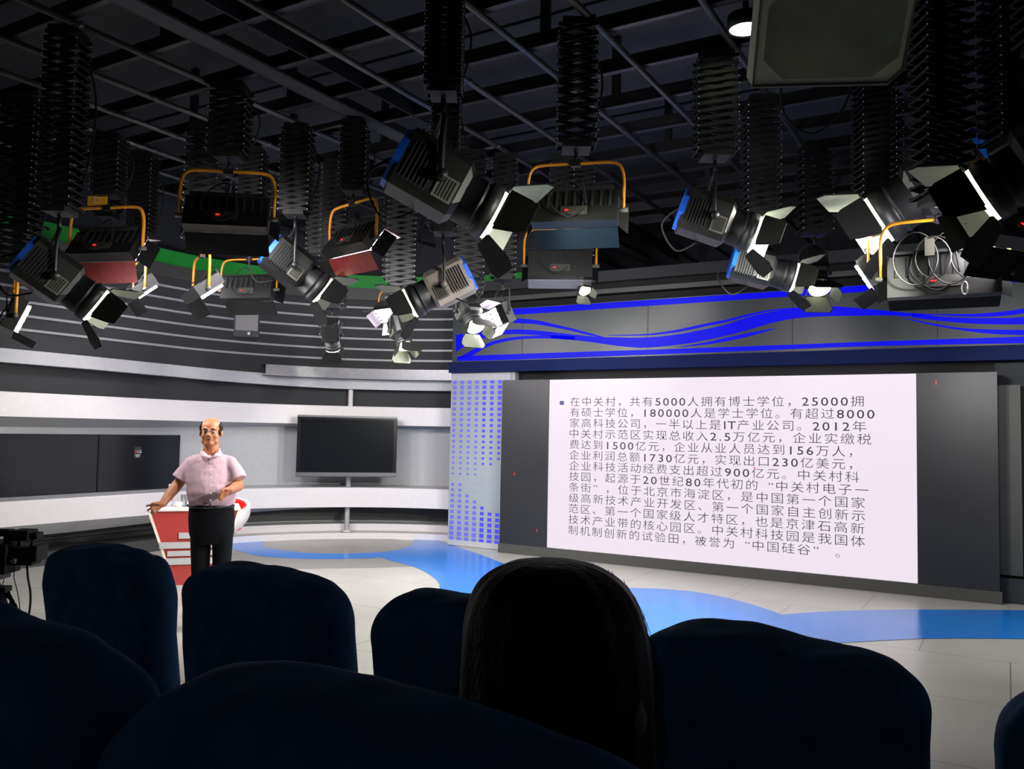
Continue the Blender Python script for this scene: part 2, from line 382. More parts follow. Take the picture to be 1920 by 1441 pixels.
for x in (-5.65, -2.1, -3.85, -0.62): MB().box((x, YB - 0.001, 2.93), (0.006, 0.004, 0.70)).build('panel_joint', 'char', ban)
struct(MB().box((-2.85, YB + 0.17, 2.495), (7.9, 0.5, 0.15)).build('trim_4', 'navy'))
struct(MB().box((-2.3, YB + 0.3, 2.36), (7.0, 0.4, 0.12)).build('trim_5', 'matte'))
cor = MB()
cor.box((-2.85, YB + 0.30, 3.34), (7.9, 0.4, 0.10), 0); cor.box((-2.85, YB + 0.25, 3.44), (7.9, 0.42, 0.06), 1); cor.box((-2.85, YB + 0.38, 3.52), (7.9, 0.4, 0.10), 0); cor.box((-2.85, YB + 0.3, 3.64), (7.9, 0.5, 0.14), 2)
struct(cor.build('trim_6', ['matte', 'plinth', 'char']))
rp = MB(); rp.box((0.55, YB + 0.25, 1.2), (1.3, 0.4, 2.4), 1); rp.box((0.02, YB + 0.02, 1.22), (0.20, 0.06, 1.9), 0); rp.box((0.3, YB + 0.0, 0.12), (0.8, 0.1, 0.24), 1)
struct(rp.build('wall_screen_side', ['plinth', 'farwall']))
struct(MB().box((-2.9, YB + 0.5, 1.2), (5.9, 0.3, 2.4)).build('wall_behind_screen', 'farwall'))

# ================================================================ BIG SCREEN
YS = 9.66
scr = thing('led_screen', 'huge video screen showing black slide text on white between dark side panels', 'screen', (-2.96, YS, 0))
L0 = local(scr)
MB().box((-2.96, YS + 0.08, 0.0625), (5.80, 0.16, 0.125)).build('base', 'plinth', scr).data.transform(Matrix.Translation(L0))
for xa, xb in ((-5.84, -5.13), (-0.81, -0.08)):
    MB().box(((xa + xb) / 2, YS + 0.08, 1.21), (xb - xa, 0.16, 2.165)).build('side_panel', 'screenblk', scr).data.transform(Matrix.Translation(L0))
MB().box((-2.97, YS + 0.085, 1.2085), (4.315, 0.15, 2.162)).build('slide', 'slide', scr).data.transform(Matrix.Translation(L0))
rl = MB()
for px, py, h in ((964.5, 888, 0.035), (1006.5, 994, 0.03), (1755, 717, 0.04), (1414, 876, 0.02)):
    p = aty(px, py, YS - 0.002); rl.box((p.x, YS - 0.001, p.z), (0.008, 0.004, h))
rl.build('fault_pixel', 'redled', scr).data.transform(Matrix.Translation(L0))
LINES = [("在中关村，共有5000人拥有博士学位，25000拥", 1620.5, 751), ("有硕士学位，180000人是学士学位。有超过8000", 1639.5, 774),
         ("家高科技公司，一半以上是IT产业公司。2012年", 1625, 798), ("中关村示范区实现总收入2.5万亿元，企业实缴税", 1634.6, 821),
         ("费达到1500亿元，企业从业人员达到156万人，", 1597, 845), ("企业利润总额1730亿元，实现出口230亿美元，", 1597, 868),
         ("企业科技活动经费支出超过900亿元。中关村科", 1612, 891), ("技园，起源于20世纪80年代初的“中关村电子一", 1630, 916),
         ("条街”，位于北京市海淀区，是中国第一个国家", 1623, 939), ("级高新技术产业开发区、第一个国家自主创新示", 1623, 963),
         ("范区、第一个国家级人才特区，也是京津石高新", 1622, 988), ("技术产业带的核心园区。中关村科技园是我国体", 1623, 1012),
         ("制机制创新的试验田，被誉为“中国硅谷” 。", 1574, 1035)]
def text_mesh(s, off=0.0):
    cu = bpy.data.curves.new('txt', 'FONT'); cu.body = s; cu.size = 1; cu.resolution_u = 3; cu.offset = off
    ob = bpy.data.objects.new('txt', cu); COL.objects.link(ob)
    bpy.context.view_layer.update(); dg = bpy.context.evaluated_depsgraph_get()
    me = bpy.data.meshes.new_from_object(ob.evaluated_get(dg))
    vs = [v.co.copy() for v in me.vertices]; fs = [tuple(p.vertices) for p in me.polygons]
    bpy.data.objects.remove(ob); bpy.data.curves.remove(cu); bpy.data.meshes.remove(me)
    return vs, fs
tx = MB()
zt = aty(1068, 753, YS).z; zb = aty(1066, 993, YS).z
xl = aty(1068, 753, YS).x
GL = {}
def glyph(c, off):
    if (c, off) not in GL: GL[(c, off)] = text_mesh(c, off)
    return GL[(c, off)]
CELL, CHH = None, 0.128
rows = []
for line, rx, ry in LINES:                      # lay every line out in em cells: full-width characters 1, digits and letters 0.62
    x = 0.0; row = []
    for c in line:
        if c == ' ': x += 0.4; continue
        lat = ord(c) < 128; adv = (0.36 if c in '.I' else 0.62) if lat else 1.0
        vs, fs = glyph(c, 0.003 if lat else -0.008)
        a = min(v.x for v in vs); b = max(v.x for v in vs)
        if c == '“': dx_ = x + 0.92 - b
        elif c == '”': dx_ = x + 0.08 - a
        elif lat: dx_ = x + adv / 2 - (a + b) / 2
        else: dx_ = x
        row.append((vs, fs, dx_, lat)); x += adv
    end = max(max(v.x for v in r[0]) + r[2] for r in row); beg = min(min(v.x for v in r[0]) + r[2] for r in row[:1])
    rows.append((row, beg, end))
for i, (row, beg, end) in enumerate(rows):
    _, rx, ry = LINES[i]
    zc = zt + (zb - zt) * i / 12; x1 = aty(rx, ry, YS).x; k = (x1 - xl) / (end - beg)
    for vs, fs, dx_, lat in row:
        cx_ = 0.5 if not lat else (min(v.x for v in vs) + max(v.x for v in vs)) / 2; sx = 0.90 if not lat else 1.0; hz = CHH if not lat else CHH * 1.02
        tx.add([(xl + (cx_ + (v.x - cx_) * sx + dx_ - beg) * k, YS + 0.006, zc + (v.y - 0.36) * hz) for v in vs], fs)
tx.build('slide_text', 'ink', scr).data.transform(Matrix.Translation(L0))
p = aty(1053, 755, YS)
MB().box((p.x, YS + 0.006, p.z), (0.058, 0.004, 0.05)).build('bullet', 'bullet', scr).data.transform(Matrix.Translation(L0))

# ================================================================ TELEVISIONS ON THE LEFT
def wall_tv(y0, y1, label, logo=False):
    r = thing('wall_television', label, 'television', (XL - 0.25, (y0 + y1) / 2, 0.775), 'black televisions along the left wall')
    l = local(r)
    MB().box((XL - 0.265, (y0 + y1) / 2, 1.125), (0.07, y1 - y0, 0.70)).build('casing', 'bezel', r, bevel=0.004).data.transform(Matrix.Translation(l))
    MB().box((XL - 0.23, (y0 + y1) / 2, 1.125), (0.006, y1 - y0 - 0.03, 0.67)).build('glass', 'tvglass', r).data.transform(Matrix.Translation(l))
    if logo:
        c = atx(258, 848, XL - 0.226); s = MB()
        s.box((XL - 0.226, c.y, c.z), (0.002, 0.095, 0.14), 0)
        s.build('sticker', ['char'], r).data.transform(Matrix.Translation(l))
        vs, fs = text_mesh('LG'); s = MB(); k = 0.052
        s.add([(XL - 0.2235, c.y - 0.005 + v.x * k, c.z - 0.005 + v.y * k) for v in vs], fs, 0)
        s.add([(XL - 0.2235, c.y - 0.026 + 0.016 * math.cos(t), c.z + 0.012 + 0.016 * math.sin(t)) for t in np.linspace(0, 6.0, 20)], [tuple(range(20))], 1)
        s.box((XL - 0.2235, c.y, c.z - 0.03), (0.002, 0.07, 0.008), 0); s.box((XL - 0.2235, c.y, c.z - 0.05), (0.002, 0.04, 0.008), 0)
        s.build('logo', ['white', 'red'], r).data.transform(Matrix.Translation(l))
wall_tv(6.335, 7.51, 'black wide television with small round-logo sticker, set into left wall', True)
wall_tv(4.30, 6.325, 'plain black television without sticker, nearest the video camera')

# television on its pole in front of the curved wall
pp = Vector((-8.36, 9.50, 0.1))
tv = thing('pole_television', 'large black television on a white pole before the curved wall', 'television', pp)
tn = (EYE - pp); tn.z = 0; tn.normalize(); tn = (Matrix.Rotation(math.radians(4), 3, 'Z') @ tn)
tr = Vector((-tn.y, tn.x, 0))                # to image right
c0 = (atd(554, 780, 11.30) + atd(741, 897, 11.30)) / 2
T = Matrix((tr, tn, Vector((0, 0, 1)))).transposed().to_4x4(); T.translation = Vector((pp.x, pp.y, 0)) + tn * 0.34 - tr * 0.05 - pp + Vector((0, 0, c0.z))
Wt, Ht = 1.41, 0.87
MB().box((0, 0, 0), (Wt, 0.06, Ht), 0, T).build('casing', 'bezel', tv, bevel=0.006)
MB().box((0, 0.032, 0.012), (Wt - 0.10, 0.006, Ht - 0.13), 0, T).build('glass', 'tvglass', tv)
MB().box((0, 0.033, -Ht / 2 + 0.035), (Wt - 0.01, 0.008, 0.055), 0, T).build('lower_bezel_strip', 'steel', tv)
MB().box((0, 0.033, Ht / 2 - 0.014), (Wt - 0.01, 0.008, 0.022), 0, T).build('upper_bezel_strip', 'steel', tv)
zt_ = c0.z - pp.z
MB().tube([(0, 0, 0), (0, 0, 2.25)], 0.036, 14).build('pole', 'white', tv)
MB().lathe([(0.07, 0.0), (0.07, 0.012), (0.04, 0.02)], 20).build('foot_plate', 'white', tv)
MB().box((0, -0.17, 0), (0.3, 0.30, 0.3), 0, T).build('bracket', 'black', tv)

# wall speaker among the stripes
sp = thing('wall_speaker', 'black loudspeaker box mounted on striped wall above the bench', 'speaker', tuple(atd(463, 634, 10.3)))
a_ = atd(463, 602, 10.3) - Vector(sp.location); dirn = (EYE - Vector(sp.location)); dirn.z = 0; dirn.normalize()
T = Matrix((Vector((-dirn.y, dirn.x, 0)), dirn, Vector((0, 0, 1)))).transposed().to_4x4(); T.translation = a_
MB().box((0, 0, 0), (0.30, 0.26, 0.42), 0, T).build('cabinet', 'matte', sp, bevel=0.012)
MB().box((0, 0.132, 0.03), (0.26, 0.008, 0.32), 0, T).build('grille', 'black', sp)
MB().tube([T @ Vector((0.03, 0.135, -0.165)), T @ Vector((0.03, 0.15, -0.165))], 0.02, 14).build('badge', 'mgrey', sp)
MB().box((0, -0.25, 0), (0.08, 0.4, 0.08), 0, T).build('bracket', 'black', sp)

# ================================================================ DESK, CHAIR AND WHAT STANDS ON THE DESK
dk = atz(365, 1101, 0); dk.z = 0
desk = thing('presenter_desk', 'red flared desk with raised white bars beside the standing speaker', 'desk', dk)
dn = (EYE - dk); dn.z = 0; dn.normalize(); dr = Vector((-dn.y, dn.x, 0))
T = Matrix((dr, dn, Vector((0, 0, 1)))).transposed().to_4x4()
sc_ = (dk - EYE).dot(FWD) / F_PX
def dx(px): return (px - 365) * sc_
zT = 0.755
fp = [(dx(331), 0.03), (dx(402), 0.03), (dx(437), zT), (dx(283), zT)]
def slab(poly, y0, y1, mi=0):
    mb = MB(); n = len(poly)
    vs = [(x, y0, z) for x, z in poly] + [(x, y1, z) for x, z in poly]
    mb.add(vs, [tuple(range(n)), tuple(range(n, 2 * n))] + [(i, (i + 1) % n, n + (i + 1) % n, n + i) for i in range(n)], mi, False, T)
    return mb
slab(fp, -0.02, 0.0).build('front_panel', 'red', desk)
slab([(dx(334), 0.03), (dx(399), 0.03), (dx(420), zT), (dx(300), zT)], -0.45, -0.02).build('carcass', 'white', desk)
slab([(dx(327), 0), (dx(406), 0), (dx(406), 0.03), (dx(327), 0.03)], -0.46, 0.006).build('plinth', 'lgrey', desk)
sd = slab([(dx(327), 0.03), (dx(331), 0.03), (dx(283), zT), (dx(278), zT)], -0.45, 0.008); sd.build('edge_trim', 'cream', desk)
slab([(dx(402), 0.03), (dx(406), 0.03), (dx(441), zT), (dx(437), zT)], -0.45, 0.008).build('edge_trim', 'cream', desk)
slab([(dx(277), zT), (dx(442), zT), (dx(442), zT + 0.03), (dx(277), zT + 0.03)], -0.50, 0.02).build('desk_top', 'white', desk, bevel=0.006)
def zz(py): return max(0.02, zT - (py - 960) * sc_ * 0.985 + 0.0)
for xa, xb, ya, yb in ((333.5, 415, 1000.6, 1011.5), (301, 400, 1018, 1029.7), (315, 405, 1034.6, 1044), (307, 398, 1048, 1060)):
    slab([(dx(xa), zz(yb)), (dx(xb), zz(yb)), (dx(xb), zz(ya)), (dx(xa), zz(ya))], 0.0, 0.02).build('white_bar', 'lgrey', desk)
def on_desk(px, back): return dk + dr * dx(px) - dn * back + Vector((0, 0, zT + 0.03))
b = on_desk(314, 0.22)
bt = thing('water_bottle', 'clear plastic bottle with white cap and pink label on the red desk', 'bottle', b)
MB().lathe([(0.030, 0), (0.033, 0.01), (0.033, 0.06), (0.033, 0.125), (0.032, 0.15), (0.014, 0.185), (0.014, 0.195)], 18).build('bottle_body', mat('clear_plastic', (188, 196, 206), 0.15), bt)
MB().lathe([(0.034, 0.055), (0.034, 0.128)], 18).build('label', mat('pink_bottle_label', (225, 150, 165), 0.5), bt)
MB().lathe([(0.016, 0.192), (0.016, 0.222), (0.001, 0.224)], 16).build('cap', 'white', bt)
b = on_desk(340, 0.16)
gl = tag(MB().lathe([(0.028, 0.0), (0.034, 0.12), (0.031, 0.12), (0.026, 0.008), (0.001, 0.008)], 20, T=Matrix.Translation(b)).build('drinking_glass', 'glass', loc=b), 'empty drinking glass on the desk by the bottle', 'glass')
b = on_desk(331, 0.12)
tag(MB().lathe([(0.03, 0.0), (0.036, 0.05), (0.033, 0.05), (0.026, 0.006), (0.001, 0.006)], 20, T=Matrix.Translation(b)).build('paper_cup', 'cream', loc=b), 'low pale cup on the desk in front of the clear bottle', 'cup')
b = on_desk(350, 0.20)
mc = thing('desk_microphone', 'small black gooseneck microphone on desk behind the standing man', 'microphone', b)
MB().lathe([(0.045, 0), (0.045, 0.015), (0.02, 0.022)], 18).build('mic_base', 'black', mc)
MB().tube(interp([(0, 0, 0.02), (0.0, 0, 0.1), (0.01, 0.0, 0.16), (0.05, 0, 0.19)], 5), 0.004, 8).build('gooseneck', 'black', mc)
MB().ell((0.06, 0, 0.193), (0.022, 0.014, 0.014)).build('mic_head', 'matte', mc)

ch = atd(408, 985, 8.9); ch.z = 0
chair = thing('tub_chair', 'white shell tub chair with red inside behind the speaker', 'chair', ch)
def tub(r_out, z0, z1, t, inner):
    vs = []; nA, nZ = 40, 10; mb = MB()
    for j in range(nZ + 1):
        u = j / nZ
        for i in range(nA):
            a = 2 * math.pi * i / nA
            hh = z0 + (z1 - z0) * (0.62 + 0.38 * (0.5 - 0.5 * math.cos(a)) ** 0.7)   # back is higher at a=pi
            rr = r_out * (0.55 + 0.45 * math.sin(min(1, u * 1.25) * math.pi / 2)) - t
            vs.append((rr * math.cos(a), rr * 1.0 * math.sin(a), z0 + t + (hh - z0 - t) * u))
    fs = [(j * nA + i, j * nA + (i + 1) % nA, (j + 1) * nA + (i + 1) % nA, (j + 1) * nA + i) for j in range(nZ) for i in range(nA)]
    fs.append(tuple(range(nA)))
    Tc = Matrix((-dn, -dr, Vector((0, 0, 1)))).transposed().to_4x4() @ Matrix.Rotation(math.pi, 4, 'Z')
    return mb.add(vs, fs, 0, True, Tc)
o = tub(0.33, 0.46, 0.84, 0.0, False).build('shell', 'white', chair); s_ = o.modifiers.new('solid', 'SOLIDIFY'); s_.thickness = 0.035; s_.offset = -1
o = tub(0.33, 0.46, 0.835, 0.05, True).build('inner_shell', 'redseat', chair); s_ = o.modifiers.new('solid', 'SOLIDIFY'); s_.thickness = 0.012
MB().ell((0, 0, 0.53), (0.25, 0.25, 0.05)).build('cushion', 'redseat', chair)
MB().lathe([(0.24, 0), (0.24, 0.012), (0.035, 0.03), (0.028, 0.3), (0.05, 0.47)], 24).build('pedestal', 'steel', chair)

# ================================================================ SEATS
def seat_shape(wd, z0, z1, rg):
    j = lambda a: rg.uniform(-a, a)
    top = [(-0.5, -0.16 + j(.01)), (-0.485, -0.095 + j(.01)), (-0.43, -0.045 + j(.008)), (-0.34, -0.014 + j(.006)), (-0.22, 0.0), (-0.05, -0.001 + j(.004)), (0.12, -0.008 + j(.004)), (0.27, -0.018 + j(.005)), (0.38, -0.034 + j(.006)), (0.45, -0.066 + j(.006)), (0.488, -0.115 + j(.01)), (0.5, -0.19)]
    c = interp([(x * wd, z1 + z, 0) for x, z in top], 4)
    return [(-wd / 2, z0)] + [(p.x, p.y) for p in c] + [(wd / 2, z0)]
def pillow(outline, th, T=None, layers=9, r=0.05):
    mb = MB(); n = len(outline); cx = sum(p[0] for p in outline) / n; cz = sum(p[1] for p in outline) / n
    w_ = max(abs(p[0] - cx) for p in outline); vs = []
    for j in range(layers):
        t = -1 + 2 * j / (layers - 1); ins = r * (1 - math.sqrt(max(0, 1 - t * t * 0.98)))
        for x, z in outline:
            k = 1 - ins / w_; vs.append((cx + (x - cx) * k, t * th / 2, cz + (z - cz) * k))
    fs = [(j * n + i, j * n + (i + 1) % n, (j + 1) * n + (i + 1) % n, (j + 1) * n + i) for j in range(layers - 1) for i in range(n)]
    fs += [tuple(range(n)), tuple((layers - 1) * n + i for i in range(n))]
    return mb.add(vs, fs, 0, True, T)
def seat(x, y, floor_z, h, wd, label, jit=0.0, rz=0.0):
    r = thing('audience_seat', label, 'seat', (x, y, floor_z), 'covered audience seats')
    r.rotation_euler.z = rz
    rnd = random.Random(label); hh = h - floor_z; Ti = Matrix.Rotation(math.radians(-7), 4, 'X')
    Tb = Matrix.Translation((0, 0, 0.4)) @ Matrix.Rotation(math.radians(7), 4, 'X') @ Matrix.Translation((0, 0, -0.4))
    o = pillow(seat_shape(wd, 0.30, hh / 0.995 + 0.012, rnd), 0.17, Tb, 9, 0.045).build('backrest', 'seat', r)
    ss = o.modifiers.new('sub', 'SUBSURF'); ss.levels = 1; ss.render_levels = 1
    tx_ = bpy.data.textures.new('cloth_folds', 'CLOUDS'); tx_.noise_scale = 0.22
    d = o.modifiers.new('folds', 'DISPLACE'); d.texture = tx_; d.strength = 0.034; d.texture_coords = 'GLOBAL'
    o2 = pillow([(-wd / 2 + .02, 0.3), (-wd / 2 + .02, 0.46), (wd / 2 - .02, 0.46), (wd / 2 - .02, 0.3)], 0.5, Matrix.Translation((0, 0.32, 0)), 7, 0.04).build('cushion', 'seat', r)
    MB().box((0, 0.2, 0.15), (wd * 0.8, 0.5, 0.3)).build('base', 'matte', r, bevel=0.01)
    return r
RA, HA = 1.98, 1.15
seat(-2.79, RA, 0, HA - 0.005, 0.61, 'navy covered seat in the front row, next to the video camera')
seat(-2.00, RA, 0, HA, 0.66, 'navy covered seat in the front row, below the standing speaker')
seat(-1.24, RA, 0, HA + 0.002, 0.60, 'navy covered seat in the front row, half hidden by the dark-haired head')
seat(-0.46, RA, 0, HA + 0.007, 0.65, 'navy covered seat in the front row, right of the dark-haired head')
seat(0.30, RA, 0, HA, 0.66, 'navy covered seat cut off by the right edge of the photo')
seat(-1.15, 0.70, 0.12, 1.340, 0.62, 'navy covered seat filling the lower left corner of the photo')
seat(-0.50, 0.70, 0.12, 1.338, 0.66, 'large navy covered seat at bottom centre, behind the dark-haired person')

# ================================================================ SEATED PERSON SEEN FROM BEHIND
DW = 1.05
hc = atd(1050, 1236, DW)
wf = Vector((0.1, 1, 0)).normalized(); wr = Vector((wf.y, -wf.x, 0)); uz = Vector((0, 0, 1))
seatp = Vector((hc.x, hc.y - 0.02, 0.0))
mb = MB()
mb.ell(hc, (0.08, 0.098, 0.118)); mb.ell(hc + wf * 0.03 - uz * 0.05, (0.062, 0.075, 0.08))
mb.ell(hc + wf * 0.10 - uz * 0.025, (0.012, 0.02, 0.02)); mb.ell(hc + wf * 0.065 - uz * 0.105, (0.035, 0.035, 0.025))
mb.limb([hc - uz * 0.08 - wf * 0.02, hc - uz * 0.20 - wf * 0.04], [0.052, 0.055])
ear = atd(1196, 1350, DW - 0.088)
mb.ell(ear, (0.011, 0.008, 0.026)); mb.limb([ear, ear.lerp(hc - uz * 0.05, 0.75)], [0.012, 0.02])
sh = hc - uz * 0.24 - wf * 0.03; hip = Vector((hc.x, hc.y - 0.02, 0.66)) - wf * 0.02
mb.rings([(sh + uz * .05, wr * .07, wf * .06), (sh, wr * .17, wf * .08), (sh - uz * .08, wr * .19, wf * .1), (sh - uz * .25, wr * .16, wf * .1), (hip + uz * .1, wr * .15, wf * .11), (hip, wr * .17, wf * .12)])
for s_ in (-1, 1):
    k_ = hip + wr * s_ * 0.12 + wf * 0.42 + uz * 0.02
    mb.limb([hip + wr * s_ * 0.09, k_, Vector((k_.x, k_.y + 0.04, 0.2)), Vector((k_.x, k_.y + 0.14, 0.16))], [0.085, 0.06, 0.04, 0.035])
    e_ = sh + wr * s_ * 0.20 - uz * 0.30 + wf * 0.06
    mb.limb([sh + wr * s_ * 0.165, e_, e_ + wf * 0.22 - wr * s_ * 0.08 - uz * 0.02], [0.052, 0.042, 0.03])
    hd = e_ + wf * 0.27 - wr * s_ * 0.09 - uz * 0.03
    mb.ell(hd, (0.04, 0.05, 0.018))
    for q in range(4): mb.limb([hd + wr * (q - 1.5) * 0.018 + wf * 0.03, hd + wr * (q - 1.5) * 0.02 + wf * 0.075 - uz * 0.01, hd + wr * (q - 1.5) * 0.02 + wf * 0.095 - uz * 0.03], [0.009, 0.008, 0.007], 8)
    mb.limb([hd - wr * s_ * 0.03, hd - wr * s_ * 0.055 + wf * 0.03, hd - wr * s_ * 0.055 + wf * 0.055], [0.01, 0.009, 0.008], 8)
woman = mb.build('person', mat('dull_skin', (150, 134, 104), 0.6), loc=(hc.x, hc.y, 0.12)); remesh(woman, 0.006, 4)
tag(woman, 'seated person with long dark hair seen from behind, head rising over a seat', 'person')
loc = Vector(woman.location)
mb = MB()
mb.rings([(sh + uz * .045, wr * .085, wf * .07), (sh, wr * .19, wf * .095), (sh - uz * .08, wr * .205, wf * .115), (sh - uz * .25, wr * .175, wf * .115), (hip + uz * .02, wr * .18, wf * .13)])
for s_ in (-1, 1): mb.limb([sh + wr * s_ * 0.165, sh + wr * s_ * 0.20 - uz * 0.30 + wf * 0.06, sh + wr * s_ * 0.15 - uz * 0.315 + wf * 0.22], [0.064, 0.053, 0.042])
o = mb.build('jacket', 'trouser', woman); o.data.transform(Matrix.Translation(-loc)); remesh(o, 0.01, 5)
# hair: lofted rings, denser at the crown
hr = []
for py, hw, cxp in ((1047.5, 0.012, 1040), (1050, 0.038, 1040), (1060, 0.064, 1041), (1085, 0.090, 1043), (1120, 0.104, 1046), (1165, 0.114, 1048), (1220, 0.118, 1050), (1290, 0.120, 1051), (1360, 0.121, 1052), (1430, 0.121, 1053), (1520, 0.115, 1054), (1620, 0.10, 1056)):
    c_ = atd(cxp, py, DW); f_ = min(1, hw / 0.118)
    hr.append((c_ - wf * 0.01, RH * hw, FH * (0.125 * f_ if py < 1300 else 0.11)))
mb = MB(); mb.rings(hr, 0, 48)
for i, v in enumerate(mb.v):
    k = i % 48
    v += (v - Vector((hc.x, hc.y, v.z))).normalized() * (0.002 * math.sin(k * 2.4) + 0.0018 * math.sin(k * 5.1 + v.z * 25)) if (v - Vector((hc.x, hc.y, v.z))).length > 1e-3 else Vector()
o = mb.build('hair', 'hair', woman); o.data.transform(Matrix.Translation(-loc))
ss = o.modifiers.new('sub', 'SUBSURF'); ss.levels = 1; ss.render_levels = 2
mb = MB()
for k in range(70):
    a = random.uniform(0.1, 3.0) if k < 50 else random.choice((random.uniform(-0.3, 0.3), random.uniform(2.9, 3.4)))
    py = random.uniform(1050, 1330); hw = np.interp(py, [1047, 1060, 1085, 1120, 1165, 1220, 1330], [0.02, 0.064, 0.09, 0.104, 0.114, 0.118, 0.121])
    side = random.choice((-1, 1)); px = 1048 + side * hw * F_PX / DW
    p0 = atd(px, py, DW + random.uniform(-0.02, 0.02)); p1 = p0 + RH * side * random.uniform(0.003, 0.012) - uz * random.uniform(0.03, 0.06); p2 = p1 + RH * side * random.uniform(-0.006, 0.004) - uz * random.uniform(0.04, 0.10)
    mb.tube(interp([p0 - RH * side * 0.01, p1, p2], 4), 0.0004, 4)
o = mb.build('loose_strands', 'hair', woman); o.data.transform(Matrix.Translation(-loc))

# ================================================================ STANDING MAN
DM = 6.65
def P(px, py, dd=0.0): return atd(px, py, DM + dd)
mf = EYE - P(395.5, 950); mf.z = 0; mf.normalize(); mr = Vector((-mf.y, mf.x, 0))   # towards the viewer, to the picture's right
hf = (mf - mr * 0.16).normalized(); hrt = Vector((-hf.y, hf.x, 0))
def head_T(c): 
    t = Matrix((hrt, -hf, uz)).transposed().to_4x4(); t.translation = c; return t   # local x right, y back, z up
foot = P(395.5, 1187); foot.z = 0
HC = P(395.5, 806, -0.01); TH = head_T(HC)
mb = MB()
mb.ell((0, 0.012, 0.018), (0.077, 0.094, 0.080), T=TH)                 # cranium
mb.ell((0, -0.022, -0.045), (0.066, 0.070, 0.078), T=TH)               # face
mb.ell((0, -0.052, -0.102), (0.040, 0.036, 0.028), T=TH)               # chin
for s_ in (-1, 1):
    mb.ell((0.036 * s_, -0.058, -0.045), (0.026, 0.024, 0.028), T=TH)   # cheek
    mb.ell((0.040 * s_, -0.02, -0.082), (0.026, 0.045, 0.032), T=TH)     # jaw
    mb.ell((0.028 * s_, -0.074, 0.008), (0.026, 0.014, 0.008), T=TH)   # brow
    mb.ell((0.080 * s_, 0.008, -0.022), (0.010, 0.020, 0.033), T=TH)   # ear
    mb.ell((0.011 * s_, -0.097, -0.045), (0.008, 0.010, 0.007), T=TH)  # nostril wing
mb.limb([TH @ Vector((0, -0.083, 0.0)), TH @ Vector((0, -0.102, -0.038))], [0.008, 0.011])
mb.ell((0, -0.086, -0.066), (0.024, 0.010, 0.007), T=TH); mb.ell((0, -0.084, -0.080), (0.021, 0.010, 0.007), T=TH)
mb.limb([P(395.5, 828, 0.03), P(395.5, 852, 0.04)], [0.056, 0.062])
def tor(px, py, hw, hd, dd=0.0): return (P(px, py, dd), mr * hw, mf * hd)
mb.rings([tor(395.5, 852, .07, .06, .04), tor(396, 862, .15, .08, .03), tor(396, 885, .165, .1, .01), tor(396, 920, .16, .11, 0), tor(397, 950, .14, .1, 0.02), tor(397, 985, .13, .10, .03), tor(397, 1000, .10, .08, .03)])
LEG = [[P(376.5, 1000, .03), P(375.5, 1085, .01), P(377, 1170, .04)], [P(417.5, 1000, .03), P(415, 1085, .02), P(414, 1170, .04)]]
for l in LEG: mb.limb(l, [0.070, 0.052, 0.040])
ARM_R = [P(364, 870, .03), P(331, 910, -.02), P(305, 944, -.16)]
ARM_L = [P(429, 870, .03), P(447, 910, .0), P(431, 918, -.20)]
mb.limb(ARM_R, [0.044, 0.043, 0.029]); mb.limb(ARM_L, [0.044, 0.043, 0.030])
for A_ in (ARM_R, ARM_L):
    q = A_[1].lerp(A_[2], 0.3); mb.limb([A_[1], q, A_[2]], [0.044, 0.043, 0.029])
def finger(pts, r): mb.limb([P(*q) for q in pts], [r, r * 0.95, r * 0.85, r * 0.75][:len(pts)], 8)
# right hand, open towards the picture's left
mb.rings([(P(305, 944, -.16), Vector((0, 0, .022)), mf * .024), (P(300, 947, -.17), Vector((0, 0, .034)), mf * .020), (P(293, 951, -.19), Vector((0, 0, .042)), mf * .016), (P(289.5, 953, -.20), Vector((0, 0, .036)), mf * .012)], n=16)
finger([(292, 946.5, -.19), (285, 946, -.21), (279, 947, -.22), (274.5, 948, -.22)], .0105)
finger([(291, 950, -.20), (284, 952, -.22), (279.5, 954.5, -.22), (277, 956.5, -.21)], .0105)
finger([(291, 953.5, -.20), (286.5, 957.5, -.22), (284, 960.5, -.21), (284.5, 962.5, -.19)], .010)
finger([(293, 956.5, -.19), (290.5, 960, -.21), (289.5, 962.5, -.20), (291, 963.5, -.18)], .009)
finger([(301, 945, -.19), (295.5, 942.5, -.23), (289, 943, -.25), (284.5, 944.5, -.25)], .0115)
# left hand in front of the belly, fingers curled inwards
mb.rings([(P(431, 918, -.20), Vector((0, 0, .024)), mf * .024), (P(427, 920.5, -.22), Vector((0, 0, .036)), mf * .020), (P(421.5, 923, -.235), Vector((0, 0, .040)), mf * .016), (P(418, 924.5, -.24), Vector((0, 0, .034)), mf * .012)], n=16)
finger([(421, 918.5, -.24), (415.5, 921, -.26), (413, 925, -.28), (414.5, 928, -.28)], .0105)
finger([(419.5, 922.5, -.245), (413.5, 926.5, -.27), (411.5, 931, -.28), (413, 933.5, -.275)], .0105)
finger([(419.5, 926, -.245), (414, 930.5, -.265), (411.5, 934.5, -.27), (412.5, 936.5, -.26)], .010)
finger([(421.5, 929, -.235), (417.5, 933, -.25), (415.5, 936.5, -.255), (416.5, 938, -.245)], .009)
finger([(427, 917, -.235), (421.5, 916, -.265), (417, 918.5, -.285), (415.5, 921.5, -.29)], .0115)
man = mb.build('person', 'skin', loc=foot); remesh(man, 0.0052, 3)
tag(man, 'balding man in pale pink short-sleeved shirt and black trousers standing beside red desk', 'person')
LM = Matrix.Translation(-foot)
def mpart(mb, name, mt, vox=0, sm=4):
    o = mb.build(name, mt, man); o.data.transform(LM)
    if vox: remesh(o, vox, sm)
    return o
mb = MB()
